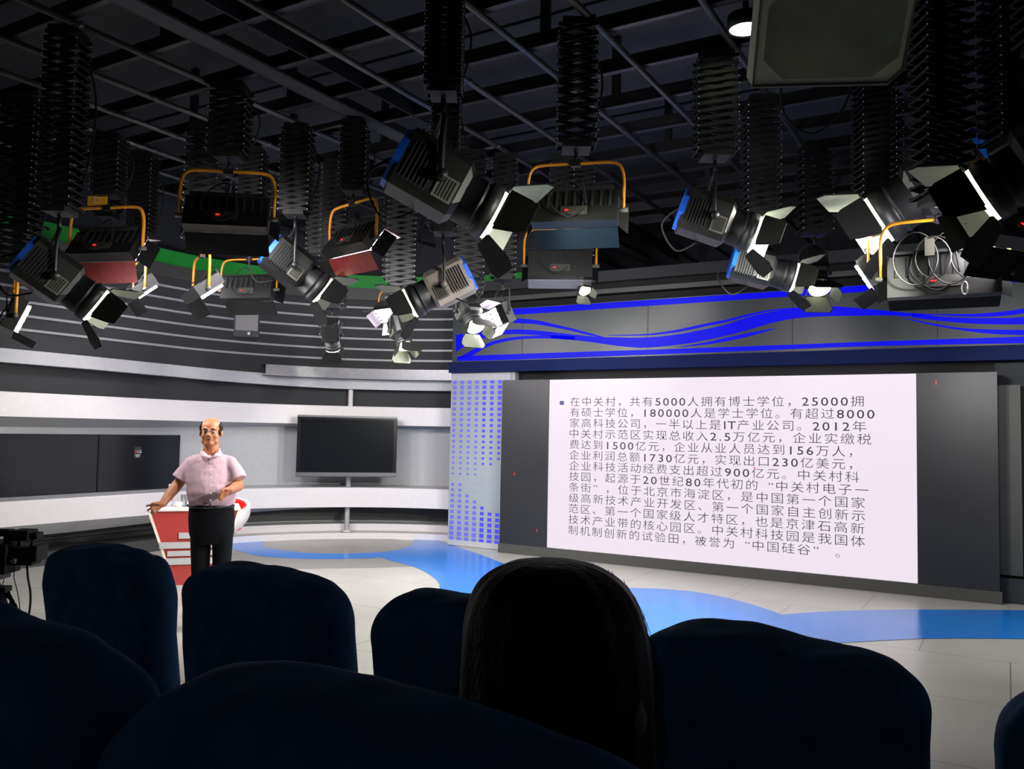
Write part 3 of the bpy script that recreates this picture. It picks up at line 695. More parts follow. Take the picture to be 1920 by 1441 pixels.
mb.rings([(P(395, 850, .03), mr * .082, mf * .068 - uz * .018), (P(395, 852, .03), mr * .112, mf * .085 - uz * .008), tor(395.5, 854, .150, .098, .025), tor(396, 861, .180, .108, .02), tor(396, 878, .186, .122, .01), tor(396, 900, .185, .135, -.01), tor(397, 922, .185, .148, -.02), tor(397, 938, .178, .145, -.015), tor(397, 948, .168, .13, 0)])
mb.limb([P(361, 868, .03), P(350, 884, .01), P(338.5, 900, -.01)], [0.058, 0.072, 0.082], flat_end=True)
mb.limb([P(431, 868, .03), P(440, 884, .015), P(446, 899, .0)], [0.058, 0.066, 0.074], flat_end=True)
o = mpart(mb, 'shirt', 'shirt', 0.008, 4)
tx_ = bpy.data.textures.new('shirt_folds', 'CLOUDS'); tx_.noise_scale = 0.09
d = o.modifiers.new('folds', 'DISPLACE'); d.texture = tx_; d.strength = 0.011; d.texture_coords = 'GLOBAL'
mb = MB()
for s_ in (-1, 1):
    n0 = P(395.5 + s_ * 15, 843, .02); n1 = P(395.5 + s_ * 20, 848, -.02); n2 = P(395.5 + s_ * 19, 856, -.10); n3 = P(395.5 + s_ * 1.0, 858.5, -.125); n4 = P(395.5 + s_ * 9, 850, -.085)
    mb.add([n0, n1, n2, n3, n4], [(0, 1, 2, 4), (2, 3, 4)], 0, True)
for k in range(1):
    mb.rings([tor(395.5, 840, .068, .066, .035), tor(395.5, 851, .085, .080, .03)], cap=False)
# cut the front of the neck band open
o = mpart(mb, 'collar', 'collar'); sl = o.modifiers.new('s', 'SOLIDIFY'); sl.thickness = 0.006
import bmesh as _b
bm_ = _b.new(); bm_.from_mesh(o.data); kill = [f for f in bm_.faces if len(f.verts) == 4 and f.index > 3 and (f.calc_center_median() + foot - P(395.5, 846, .035)).dot(mf) > 0.035]
_b.ops.delete(bm_, geom=kill, context='FACES'); bm_.to_mesh(o.data); bm_.free()
mb = MB()
for py, dd in ((866, -.128), (880, -.142), (895, -.155), (910, -.172), (925, -.182), (938, -.18)): mb.ell(P(395, py, dd - 0.0), (0.006, 0.006, 0.006), nu=10, nv=6)
mpart(mb, 'shirt_buttons', 'white')
mb = MB()
mb.rings([tor(397, 945, .162, .128, .0), tor(397, 955, .172, .138, .01), tor(397, 972, .176, .142, .025), tor(397, 1000, .17, .13, .03), tor(397, 1018, .14, .1, .03)])
for l in LEG: mb.limb([l[0], l[1], l[2]], [0.082, 0.067, 0.063], flat_end=True)
mpart(mb, 'trousers', 'trouser', 0.009, 4)
mb = MB(); mb.rings([tor(397, 944.5, .171, .141, .0), tor(397, 950.5, .174, .143, .003)], cap=False)
o = mpart(mb, 'belt', 'leather'); sl = o.modifiers.new('s', 'SOLIDIFY'); sl.thickness = 0.008
bc = P(389, 947.5, -.15); Tb = Matrix((mr, -mf, uz)).transposed().to_4x4(); Tb.translation = bc
MB().box((0, 0, 0.018), (0.05, 0.01, 0.006), 0, Tb).box((0, 0, -0.018), (0.05, 0.01, 0.006), 0, Tb).box((0.024, 0, 0), (0.006, 0.01, 0.04), 0, Tb).box((-0.024, 0, 0), (0.006, 0.01, 0.04), 0, Tb).build('buckle', 'steel', o).data.transform(LM)
for l in LEG:
    c_ = Vector((l[2].x, l[2].y, 0.045)); Ts = Matrix((mr, -mf, uz)).transposed().to_4x4(); Ts.translation = c_
    mb = MB(); mb.ell((0, -0.05, -0.005), (0.05, 0.14, 0.04), T=Ts); mb.ell((0, 0.03, 0.02), (0.045, 0.06, 0.045), T=Ts)
    mpart(mb, 'shoe', 'leather')
# hair round the sides and back of a bald crown
mb = MB(); tmp = MB().ell((0, 0.014, 0.014), (0.083, 0.100, 0.084), nu=48, nv=32)
keep = []
for f in tmp.f:
    c_ = sum((tmp.v[i] for i in f), Vector()) / len(f)
    y_, z_, x_ = c_.y, c_.z, abs(c_.x)
    if z_ < -0.05: continue
    if y_ < -0.030: continue
    if z_ > 0.062 - max(0, 0.02 - y_) * 0.35 and y_ < 0.07: continue
    keep.append(f)
mb.add(tmp.v, keep, 0, True, TH)
o = mpart(mb, 'hair', 'hair'); sl = o.modifiers.new('s', 'SOLIDIFY'); sl.thickness = 0.010; sl.offset = 0
mb = MB()
for s_ in (-1, 1):
    mb.tube([TH @ Vector((0.030 * s_ + 0.024 * math.cos(t), -0.098 + 0.12 * (abs(0.030 * s_ + 0.024 * math.cos(t)) - .02) ** 2 * 40, -0.016 + 0.016 * math.sin(t))) for t in np.linspace(0, 2 * math.pi, 18)[:-1]], 0.0016, 6, closed=True)
    mb.tube([TH @ Vector((0.054 * s_, -0.09, -0.012)), TH @ Vector((0.078 * s_, -0.05, -0.01)), TH @ Vector((0.084 * s_, 0.01, -0.014))], 0.0016, 6)
mb.tube([TH @ Vector((-0.007, -0.1, -0.012)), TH @ Vector((0, -0.104, -0.009)), TH @ Vector((0.007, -0.1, -0.012))], 0.0016, 6)
mpart(mb, 'glasses', 'steel')
mb = MB()
for s_ in (-1, 1): mb.ell((0.030 * s_, -0.081, -0.017), (0.015, 0.006, 0.0045), T=TH)
mpart(mb, 'eyes', 'matte')
mb = MB()
for s_ in (-1, 1): mb.tube([TH @ Vector((0.012 * s_, -0.090, 0.006)), TH @ Vector((0.03 * s_, -0.091, 0.012)), TH @ Vector((0.05 * s_, -0.076, 0.004))], [0.003, 0.004, 0.002], 6)
mpart(mb, 'eyebrows', 'hair')
mb = MB(); mb.ell((0, -0.0945, -0.066), (0.021, 0.004, 0.0035), T=TH); mb.ell((0, -0.0925, -0.080), (0.018, 0.004, 0.004), T=TH)
mpart(mb, 'lips', 'lip')
mb = MB(); mb.ell((0, -0.0935, -0.073), (0.014, 0.003, 0.0022), T=TH); mpart(mb, 'mouth_opening', 'matte')

# ================================================================ VIDEO CAMERA AT THE LEFT EDGE
DC = 3.9
vc = atd(20, 1075, DC); vc.z = 0
cm = thing('video_camera', 'black broadcast video camera on a tripod at the left edge of the photo', 'camera', vc)
Tc = Matrix((RH, FH, uz)).transposed().to_4x4()
S = DC / F_PX
def cpt(px, py, dd=0): return atd(px, py, DC + dd) - vc
def cbox(x0, y0, x1, y1, depth, name, mt='matte', dd=0, bev=0.006):
    c_ = cpt((x0 + x1) / 2, (y0 + y1) / 2, dd); t = Tc.copy(); t.translation = c_
    return MB().box((0, 0, 0), ((x1 - x0) * S, depth, (y1 - y0) * S), 0, t).build(name, mt, cm, bevel=bev)
cbox(-60, 1016, 26, 1072, 0.13, 'body')
cbox(20, 1023, 70, 1057, 0.09, 'lens_barrel')
cbox(66, 1020, 80, 1050, 0.10, 'lens_hood', 'matte')
cbox(-50, 991, 24, 1004, 0.05, 'top_handle')
cbox(-30, 1003, -20, 1018, 0.04, 'handle_post')
cbox(10, 1003, 24, 1018, 0.04, 'handle_post')
cbox(30, 992, 62, 1012, 0.09, 'viewfinder')
cbox(56, 997, 76, 1009, 0.06, 'viewfinder_hood')
MB().tube([cpt(36, 1010), cpt(36, 1026)], 0.006, 8).tube([cpt(62, 1008), cpt(58, 1024)], 0.006, 8).build('viewfinder_arm', 'matte', cm)
MB().tube([cpt(22, 1050, -.07), cpt(30, 1052, -.07)], 0.012, 10).build('connector', 'steel', cm)
cbox(-40, 1070, 10, 1084, 0.10, 'tripod_head', 'black')
for k in range(3):
    a = k * 2.094 + 0.5; top = cpt(-15, 1080)
    MB().tube([top, Vector((top.x + 0.42 * math.cos(a), top.y + 0.42 * math.sin(a), 0.0))], [0.022, 0.014], 10).build('tripod_leg', 'black', cm)
MB().tube(interp([cpt(51, 1050), cpt(52, 1080), cpt(57, 1110), cpt(56, 1140), cpt(50, 1175)], 5), 0.005, 8).build('cable', 'leather', cm)
MB().tube(interp([cpt(30, 1055), cpt(26, 1080), cpt(33, 1110), cpt(37, 1140), cpt(36, 1170)], 5), 0.0022, 6).build('cable', 'leather', cm)
cb = MB(); cb.tube(interp([cpt(10, 1074), cpt(4, 1100), cpt(0, 1120)], 4), 0.002, 6)
for k in range(4): cb.tube(interp([cpt(-20, 1103 + k * 5), cpt(8, 1108 + 3 * k), cpt(18 + 3 * k, 1112 + 6 * k), cpt(20 + 4 * k, 1140)], 5), 0.005, 6)
cb.build('cable', 'leather', cm)
cbox(-20, 1098, 17, 1109, 0.06, 'pan_handle_grip')

# ================================================================ LIGHTING GRID
grid = thing('lighting_grid', 'dark pipe grid with crossbars hanging under the studio ceiling', 'lighting grid', (-3.5, 7, 4.5))
Lg = local(grid)
ZP = 4.5
for x in (-9.0, -8.35, -7.75, -7.15, -6.5, -5.8, -4.44, -3.83, -3.13, -2.48, -1.72, -1.05, -0.4, 0.3, 1.0):
    MB().tube([(x, 1.0, ZP), (x, 13.8, ZP)], 0.026, 10).build('pipe', 'pipe', grid).data.transform(Matrix.Translation(Lg))
bars = [atz(1097, 56, 4.60).y, atz(1119, 123, 4.60).y, atz(1111, 200, 4.60).y, atz(1104, 254, 4.60).y, atz(1200, 285, 4.60).y, atz(1240, 318, 4.6).y]
step = (bars[3] - bars[0]) / 3
ys = sorted([bars[0] + step * k for k in range(-4, 9)])
for y in ys:
    MB().box((-4.0, y, 4.60), (11, 0.07, 0.11), 0).box((-4.0, y - 0.03, 4.54), (11, 0.045, 0.012), 1).build('crossbar', ['beam', 'pipe'], grid).data.transform(Matrix.Translation(Lg))
tray = MB(); tray.box((-5.2, 7.2, 4.52), (0.16, 12.6, 0.02), 1); tray.box((-5.29, 7.2, 4.6), (0.02, 12.6, 0.18), 0); tray.box((-4.75, 7.2, 4.62), (0.02, 12.6, 0.18), 0)
tray.build('cable_tray', ['beam', 'ceil'], grid).data.transform(Matrix.Translation(Lg))
for y in ys[2::2]:
    for x in (-7.15, -5.8, -3.13, -1.05):
        MB().box((x + 0.12, y, 4.91), (0.07, 0.05, 0.6)).build('hanger', 'beam', grid).data.transform(Matrix.Translation(Lg))

dl = thing('ceiling_downlight', 'glowing round ceiling downlight at the top of the photo', 'light', atz(1398, 41, 4.5))
MB().lathe([(0.001, -0.04), (0.115, -0.04), (0.115, -0.06), (0.125, -0.06), (0.125, 0.04), (0.02, 0.06), (0.02, 0.7)], 28).build('rim', 'black', dl)
MB().lathe([(0.001, -0.055), (0.11, -0.05)], 28).build('disc', 'disc', dl)

# ---------------------------------------------------------------- scissor hoists
def hoist(pos, z_bot, label, wd=0.28, lvl=0.055, rz=0.0):
    rg = random.Random(label); wd *= rg.uniform(0.85, 1.15); lvl *= rg.uniform(0.85, 1.3)
    r = thing('scissor_hoist', label, 'hoist', (pos.x, pos.y, z_bot), 'scissor hoists under the lighting grid')
    H = 4.44 - z_bot - 0.06
    if H < 0.12: H = 0.12
    n = max(2, round(H / lvl)); dz = H / n
    d = 0.11; mb = MB()
    Rz = Matrix.Rotation(math.atan2(RH.y, RH.x) + rz, 4, 'Z')
    for i in range(n):
        z0 = 0.06 + i * dz; z1 = z0 + dz
        for yy in (-d, -d + 0.02, d, d - 0.02):
            s_ = 1 if yy in (-d, d) else -1
            a = Vector((-s_ * wd / 2, yy, z0)); b = Vector((s_ * wd / 2, yy, z1)); dv = (b - a).normalized(); up_ = Vector((-dv.z, 0, dv.x)) * 0.013 * (1 if dv.x > 0 else -1)
            t = Vector((0, 0.004, 0))
            vs = [a - up_ - t, b - up_ - t, b + up_ - t, a + up_ - t, a - up_ + t, b - up_ + t, b + up_ + t, a + up_ + t]
            mb.add(vs, [(0, 1, 2, 3), (7, 6, 5, 4), (0, 4, 5, 1), (1, 5, 6, 2), (2, 6, 7, 3), (3, 7, 4, 0)], 0, False, Rz)
        for xx in (-wd / 2, wd / 2):
            mb.ell((xx, -d - 0.008, z0), (0.006, 0.005, 0.006), 1, Rz, 6, 4)
            mb.box((xx * 0.97, 0, z0), (0.010, 2 * d, 0.010), 0, Rz)
    mb.build('scissor_lattice', ['scissor', 'rivet'], r)
    top = 0.06 + H
    MB().box((0, 0, top + 0.02), (wd * 0.8, 0.22, 0.05), 0, Rz).tube([(0, 0, top), (0, 0, 4.52 - z_bot)], 0.02, 10).build('top_carriage', 'scissor', r)
    MB().box((0, 0, 0.04), (wd * 0.7, 0.2, 0.05), 0, Rz).tube([(0, 0, 0.05), (0, 0, 0.0)], 0.018, 10).build('bottom_carriage', 'scissor', r)
    MB().tube(interp([(0.05, 0.1, top), (wd * 0.66, 0.12, top * 0.7), (wd * 0.55, 0.12, top * 0.35), (0.04, 0.1, 0.03)], 6), 0.008, 6, T=Rz).build('power_cable', 'matte', r)
    # stub pipe to the nearest grid pipe
    xs = (-9.0, -8.35, -7.75, -7.15, -6.5, -5.8, -4.44, -3.83, -3.13, -2.48, -1.72, -1.05, -0.4, 0.3, 1.0)
    x = min(xs, key=lambda q: abs(q - pos.x)); hw = abs(x - pos.x) + 0.04; sgn = 1 if x > pos.x else -1
    MB().tube([(-0.04 * sgn, 0, ZP - z_bot), (hw * sgn, 0, ZP - z_bot)], 0.022, 8).build('support_arm', 'pipe', r)
    return r

def frame(a, p):
    """Axes of a lamp: forward azimuth a (0 = away from the viewer, 90 = picture right), tilted p degrees down."""
    h = FH * math.cos(math.radians(a)) + RH * math.sin(math.radians(a))
    f = h * math.cos(math.radians(p)) - uz * math.sin(math.radians(p))
    l = uz.cross(h).normalized(); u = f.cross(l)
    R_ = Matrix((f, l, u)).transposed().to_4x4(); U_ = Matrix((h, l, uz)).transposed().to_4x4()
    return R_, U_, f

def lamp_light(root, kind, R_, f, off, power, col, size=None, angle=95):
    ld = bpy.data.lights.new('lamp_light', kind); ld.energy = power; ld.color = col
    if kind == 'SPOT': ld.spot_size = math.radians(angle); ld.spot_blend = 0.5; ld.shadow_soft_size = 0.08
    else: ld.shape = 'RECTANGLE'; ld.size, ld.size_y = size; ld.spread = math.radians(150)
    lo = bpy.data.objects.new('lamp_light', ld); COL.objects.link(lo); lo.parent = root
    q = f.to_track_quat('-Z', 'Z').to_matrix().to_4x4()
    if kind == 'AREA':
        l = R_.col[1].xyz; u = R_.col[2].xyz
        q = Matrix((l, u, -f)).transposed().to_4x4()
        if q.determinant() < 0: q = Matrix((-l, u, -f)).transposed().to_4x4()
    q.translation = f * off; lo.matrix_local = q
    return lo

def fresnel(px, py, D_, a, p, label, hl, s=1.0, power=1.0, body='housing', cap='bluecap', door_ang=28, lens=True, has_hoist=True, col=(0.99, 1, 0.88)):
    pos = atd(px, py, D_); R_, U_, f = frame(a + math.degrees(math.atan((px - 960) / F_PX)), p)
    r = thing('fresnel_spotlight', label, 'spotlight', pos, 'studio spotlights')
    Sx = Matrix.Diagonal((s, s, s, 1)); R2 = R_ @ Sx; U2 = U_ @ Sx
    # housing: chamfered box tapering to the barrel
    def octo(w_, h_, c_): return [(-w_ + c_, -h_), (w_ - c_, -h_), (w_, -h_ + c_), (w_, h_ - c_), (w_ - c_, h_), (-w_ + c_, h_), (-w_, h_ - c_), (-w_, -h_ + c_)]
    mb = MB(); vs = []
    secs = [(-0.27, .12, .13, .05), (-0.25, .145, .155, .05), (0.06, .145, .155, .05), (0.09, .125, .125, .055)]
    for x, w_, h_, c_ in secs: vs += [(x, y, z) for y, z in octo(w_, h_, c_)]
    fs = [(i * 8 + k, i * 8 + (k + 1) % 8, (i + 1) * 8 + (k + 1) % 8, (i + 1) * 8 + k) for i in range(3) for k in range(8)] + [tuple(range(8)), tuple(range(24, 32))]
    mb.add(vs, fs, 0, False, R2)
    for k in range(7):
        for sg in (-1, 1): mb.box((-0.22 + k * 0.022, sg * 0.148, -0.02), (0.008, 0.012, 0.20), 1, R2)
        mb.box((-0.22 + k * 0.03, 0, 0.158), (0.010, 0.2, 0.012), 1, R2)
    mb.build('housing', [body, 'matte'], r)
    Rx = R2 @ Matrix.Rotation(math.pi / 2, 4, 'Y')
    MB().lathe([(0.118, 0.08), (0.128, 0.09), (0.128, 0.17), (0.135, 0.172), (0.135, 0.178), (0.128, 0.18), (0.128, 0.20), (0.142, 0.202), (0.142, 0.264), (0.122, 0.264), (0.120, 0.205)], 28, T=Rx).build('barrel', 'black', r)
    o = MB().lathe([(0.001, 0.304), (0.06, 0.302), (0.115, 0.296), (0.128, 0.288), (0.130, 0.266), (0.120, 0.225)], 28, T=Rx).build('lens', 'lens' if lens else 'tvglass', r)
    MB().lathe([(0.1, -0.285), (0.15, -0.285), (0.158, -0.25), (0.148, -0.245)], 8, T=R2 @ Matrix.Rotation(math.pi / 2, 4, 'Y') @ Matrix.Rotation(math.pi / 8, 4, 'Z'), smooth=False).build('rear_rim', cap, r)
    for sg in (-1, 1):
        v_ = MB(); v_.box((0.0, sg * 0.150, -0.06), (0.10, 0.012, 0.12), 0, R2)
        for k in range(5): v_.box((-0.03 + k * 0.016, sg * 0.157, -0.06), (0.007, 0.004, 0.10), 1, R2)
        v_.build('vent_panel', ['vent', 'matte'], r)
    # barn doors
    for k in range(4):
        Tk = R2 @ Matrix.Rotation(k * math.pi / 2, 4, 'X') @ Matrix.Translation((0.285, 0, 0.140)) @ Matrix.Rotation(math.radians(-door_ang if k % 2 == 0 else -(door_ang + 6)), 4, 'Y')
        L_ = 0.20 if k % 2 == 0 else 0.17; w0, w1 = (0.125, 0.19) if k % 2 == 0 else (0.11, 0.09)
        d_ = MB(); poly = [(0, -w0), (L_ * .75, -w1), (L_, -w1 * .8), (L_, w1 * .8), (L_ * .75, w1), (0, w0)]
        d_.prism(poly, -0.002, 0.002, 0, Tk); d_.tube([Tk @ Vector((0, -w0 * .8, 0)), Tk @ Vector((0, w0 * .8, 0))], 0.006 * s, 6)
        d_.prism([(x * 0.97 + 0.003, y * 0.95) for x, y in poly], -0.0045, -0.0025, 1, Tk); d_.build('barn_door', ['door', 'doorlin'], r)
    # yoke
    y_ = MB(); top = 0.34
    path = interp([(-0.05, 0.175, 0), (-0.05, 0.18, 0.16), (-0.04, 0.16, 0.27), (-0.02, 0.06, top), (-0.02, -0.06, top), (-0.04, -0.16, 0.27), (-0.05, -0.18, 0.16), (-0.05, -0.175, 0)], 4)
    y_.tube(path, 0.012 * s, 8, T=U2); y_.tube([U2 @ Vector((-0.02, 0, top)), U2 @ Vector((-0.02, 0, top + 0.10))], 0.014 * s, 10)
    y_.build('yoke', 'black', r)
    for sg in (-1, 1):
        MB().tube([U2 @ Vector((-0.05, sg * 0.148, 0)), U2 @ Vector((-0.05, sg * 0.215, 0))], 0.026 * s, 12).build('tilt_knob', 'vent' if body == 'silver' else 'black', r)
    MB().tube(interp([R2 @ Vector((-0.26, 0.05, 0.05)), R2 @ Vector((-0.36, 0.1, -0.12)), R2 @ Vector((-0.2, 0.14, -0.26)), R2 @ Vector((-0.08, 0.12, -0.16))], 5), 0.007 * s, 6).build('cable', 'matte', r)
    if lens and power > 0:
        lamp_light(r, 'SPOT', R_, f, 0.32 * s, SPOT_W * power, col)
    if has_hoist:
        t = U2 @ Vector((-0.02, 0, top + 0.10)); hoist(pos + t, pos.z + t.z, hl)
    return r

def bank(px, py, D_, a, p, label, hl, s=1.0, power=1.0, ylw='orange', flap=35, lining='doorin', top_lining='doorin', has_hoist=True, L=0.35, red=True, ends=True, tangle=False, number=None, fm='door'):
    pos = atd(px, py, D_); R_, U_, f = frame(a + math.degrees(math.atan((px - 960) / F_PX)), p)
    r = thing('fluorescent_bank', label, 'studio light', pos, 'fluorescent bank lights')
    Sx = Matrix.Diagonal((s, s, s, 1)); R2 = R_ @ Sx; U2 = U_ @ Sx
    mb = MB(); mb.box((-0.06, 0, 0), (0.11, 2 * L, 0.30), 0, R2)
    for k in range(9): mb.box((-0.118, -L + 0.06 + k * (2 * L - .12) / 8, 0.06), (0.012, 0.02, 0.14), 1, R2)
    mb.box((-0.10, 0, 0.155), (0.10, 2 * L * 0.9, 0.02), 1, R2)
    mb.build('housing', ['housing', 'matte'], r)
    MB().box((-0.003, 0, 0), (0.004, 2 * L - 0.02, 0.28), 0, R2).build('reflector', 'doorin', r)
    for k in range(4):
        z = -0.105 + 0.07 * k
        MB().tube([R2 @ Vector((0.018, -L + 0.03, z)), R2 @ Vector((0.018, L - 0.03, z))], 0.014 * s, 10).build('tube', 'tube', r)
    for k, ang in (((0, flap), (1, flap)) if ends else ((1, flap),)):
        sg = 1 if k == 0 else -1
        Tk = R2 @ Matrix.Translation((0.0, 0, sg * 0.152)) @ Matrix.Rotation(math.radians(-sg * ang), 4, 'Y')
        d_ = MB(); d_.box((0.10, 0, 0), (0.20, 2 * L, 0.004), 0, Tk); d_.box((0.10, 0, -sg * 0.0035), (0.195, 2 * L - 0.01, 0.003), 1, Tk)
        d_.build('flap', [fm, top_lining if k == 0 else lining], r)
    for sg in ((-1, 1) if ends else ()):
        Tk = R2 @ Matrix.Translation((0.0, sg * (L + 0.002), 0)) @ Matrix.Rotation(math.radians(sg * 30), 4, 'Z')
        d_ = MB(); d_.box((0.07, 0, 0), (0.14, 0.004, 0.27), 0, Tk); d_.box((0.07, -sg * 0.0035, 0), (0.135, 0.003, 0.26), 1, Tk); d_.build('end_flap', ['door', 'doorin'], r)
    b_ = MB()
    if red: b_.box((-0.127, 0.06, -0.05), (0.004, 0.032, 0.013), 0, R2)
    if red: b_.build('display', 'redled', r)
    MB().box((-0.119, 0.0, -0.05), (0.006, 0.22, 0.08), 0, R2).build('control_panel', 'ctrl', r)
    y_ = MB(); top = 0.40; Ly = L + 0.045
    path = [Vector((-0.05, Ly, 0.0))] + interp([(-0.05, Ly, 0.1), (-0.05, Ly, top - 0.13), (-0.05, Ly - 0.035, top - 0.03), (-0.05, Ly - 0.13, top), (-0.05, 0, top), (-0.05, -Ly + 0.13, top), (-0.05, -Ly + 0.035, top - 0.03), (-0.05, -Ly, top - 0.13), (-0.05, -Ly, 0.1)], 5) + [Vector((-0.05, -Ly, 0.0))]
    y_.tube(path, 0.015 * s, 10, T=U2); y_.build('yoke', ylw, r)
    for sg in (-1, 1): MB().tube([U2 @ Vector((-0.05, sg * (L - .01), 0)), U2 @ Vector((-0.05, sg * (L + 0.08), 0))], 0.02 * s, 10).build('tilt_knob', 'vent', r)
    MB().box((-0.05, 0, top), (0.05, 0.08, 0.05), 0, U2).tube([U2 @ Vector((-0.05, 0, top)), U2 @ Vector((-0.05, 0, top + 0.09))], 0.014 * s, 8).build('hanging_clamp', 'black', r)
    mbc = MB(); q = [R2 @ Vector(v) for v in ((-0.12, -0.1, 0.0), (-0.2, -0.05, 0.2), (-0.12, 0.12, 0.25), (-0.16, 0.2, 0.02), (-0.14, 0.05, -0.12), (-0.12, -0.08, -0.05))]
    mbc.tube(interp(q, 5), 0.006 * s, 6); mbc.build('cable', 'matte', r)
    if tangle:
        for q in range(4):
            y0 = -0.16 + 0.11 * q; rr = 0.11 + 0.03 * (q % 2)
            MB().tube([R2 @ Vector((-0.15 - 0.01 * q + 0.02 * math.sin(3 * t), y0 + rr * math.cos(t), 0.10 + 0.03 * q + rr * 1.3 * math.sin(t) - 0.03 * q)) for t in np.linspace(0, 6.28, 22)[:-1]], 0.005 * s, 6, closed=True).build('cable', 'ctrl', r)
        MB().box((-0.17, 0.08, 0.18), (0.03, 0.06, 0.13), 0, R2).build('connector_box', 'vent', r)
        MB().tube([R2 @ Vector((-0.16, -0.13 + 0.018 * math.cos(t), -0.12 + 0.045 * math.sin(t))) for t in np.linspace(0, 6.28, 14)[:-1]], 0.005 * s, 6, closed=True).build('carabiner', 'rivet', r)
    if number:
        vs, fs = text_mesh(number); t_ = Matrix((-R_.col[1].xyz, -R_.col[0].xyz, R_.col[2].xyz)).transposed().to_4x4()
        t_ = U2 @ Matrix.Translation((-0.07, 0.10, 0.47)) @ Matrix(((0, 1, 0, 0), (-1, 0, 0, 0), (0, 0, 1, 0), (0, 0, 0, 1)))
        MB().box((0, 0, 0), (0.21, 0.008, 0.09), 0, t_).build('number_tag', 'yellow', r)
        MB().add([(-0.05 + v.x * 0.09, -0.008, -0.03 + v.y * 0.09) for v in vs], fs, 0, False, t_).build('number', 'cream', r)
    if power > 0: lamp_light(r, 'AREA', R_, f, 0.05 * s, BANK_W * power, (1, 0.96, 0.98), (2 * L * s * 0.9, 0.26 * s))
    if has_hoist:
        t = U2 @ Vector((-0.05, 0, top + 0.09)); hoist(pos + t, pos.z + t.z, hl)
    return r

H_ = 'black scissor hoist carrying the '
# ---- fresnel spotlights
fresnel(112, 525, 6.1, 84, 33, 'black spotlight with open barn doors aimed right, above the left wall television', H_ + 'leftmost black spotlight', 1.06, 0.55)
fresnel(555, 505, 8.0, 78, 34, 'black spotlight aimed right, its lit barn doors beside a red-lined bank light', H_ + 'black spotlight left of the silver one', 1.12)
fresnel(825, 540, 7.0, -84, 28, 'silver-bodied spotlight with blue rear trim aimed left', H_ + 'silver spotlight', 1.0, 1.6, body='silver')
fresnel(835, 350, 5.4, 80, 26, 'large dark spotlight aimed right, left of orange-yoked bank light', H_ + 'large dark spotlight at top centre', 1.3, 0.75)
fresnel(1345, 415, 6.3, 80, 19, 'dark spotlight with blue corner trim, upper of the pair over the blue banner', H_ + 'blue-trimmed spotlight', 1.05, 1.3)
fresnel(1430, 505, 7.1, 80, 15, 'dark spotlight with bright lens, lower of the pair touching the blue banner', H_ + 'lower spotlight of the pair', 0.95)
fresnel(1745, 352, 5.7, -84, 29, 'large dark spotlight aimed left with blue rear trim, over double-yoked bank light', H_ + 'large dark spotlight at right', 1.36, 2.4)
fresnel(1965, 292, 3.9, -82, 27, 'spotlight cut off by the right edge, glowing white lens ring', H_ + 'spotlight at the right edge', 1.1, 2.6)
# ---- small spotlights near the set
fresnel(622, 628, 9.0, 10, 55, 'small black spotlight pointing down in front of the striped wall', H_ + 'small black downward spotlight', 0.6, power=0.25, door_ang=18, cap='black')
fresnel(752, 622, 9.0, 150, 62, 'small spotlight glowing white over the pole television', H_ + 'small glowing spotlight over television', 0.66, power=0.3, door_ang=15, cap='black')
fresnel(880, 585, 8.6, 150, 50, 'small glowing spotlight at left end of the blue banner', H_ + 'small glowing spotlight at banner end', 0.75, power=0.3, door_ang=20, cap='black')
fresnel(1088, 530, 9.0, 150, 45, 'tiny bright spotlight hanging under the grey bank light', H_ + 'tiny bright spotlight', 0.5, power=0.25, door_ang=25, cap='black')
fresnel(1528, 510, 8.2, 160, 55, 'bright small spotlight hanging just above the blue stripe', H_ + 'bright small spotlight above blue stripe', 0.8, power=0.3, door_ang=22, cap='black')
# ---- fluorescent banks
bank(205, 470, 8.4, 38, 34, 'dark bank light with red-lined flap before the green wall strip', H_ + 'red-lined bank light at left', 1.05, 1.5, lining='redflap', flap=42, number='17', fm='redflap')
bank(268, 550, 8.9, 80, 50, 'bank light seen end-on with one thin glowing line', H_ + 'end-on bank light at left', 0.85, 0.8, ends=False, flap=4, lining='door', top_lining='door')
bank(428, 410, 7.1, 12, 22, 'wide black bank light with red display under tall hoist', H_ + 'wide black bank light', 0.97)
bank(385, 550, 8.0, 78, 52, 'bank light with bright orange yoke and slanted glowing slit', H_ + 'bank light with slanted slit', 0.9, 0.8, ends=False, flap=4, lining='door', top_lining='door')
bank(470, 545, 8.7, 30, 15, 'small grey-green bank light beside the slanted glowing slit', H_ + 'grey-green bank light', 0.8, 0.8)
bank(668, 458, 7.9, 55, 36, 'tilted bank light with red flap and glowing ends', H_ + 'tilted red-flap bank light', 0.95, lining='redflap', flap=20, fm='redflap')
bank(1080, 400, 5.9, 8, 20, 'dark bank light under a bright orange yoke at top centre', H_ + 'orange-yoked bank light at centre', 0.85, flap=20, fm='bluedoor')
bank(1050, 500, 8.8, 0, 8, 'grey bank light just below the orange-yoked one', H_ + 'grey bank light below', 0.95, 0.8, flap=10, fm='mgrey')
bank(1768, 520, 4.7, 0, 4, 'wide black bank light with orange yoke and tangled cables at right', H_ + 'bank light with tangled cables', 0.80, 0.9, flap=8, tangle=True)
bank(1628, 525, 6.2, -83, 30, 'grey bank light seen end-on, left of the tangled cables', H_ + 'end-on bank light at right', 0.75, 0.9, ends=False, flap=4, lining='door', top_lining='door')
bank(1892, 432, 4.5, -52, 24, 'long bank light with red display at the right edge under spotlight', H_ + 'bank light at the right edge', 0.85, 0.8)
bank(38, 600, 7.4, 88, 22, 'black bank light at the left edge with purple-white glowing end', H_ + 'bank light at the left edge', 0.95, 0.8, ends=False, flap=4, lining='door', top_lining='door')
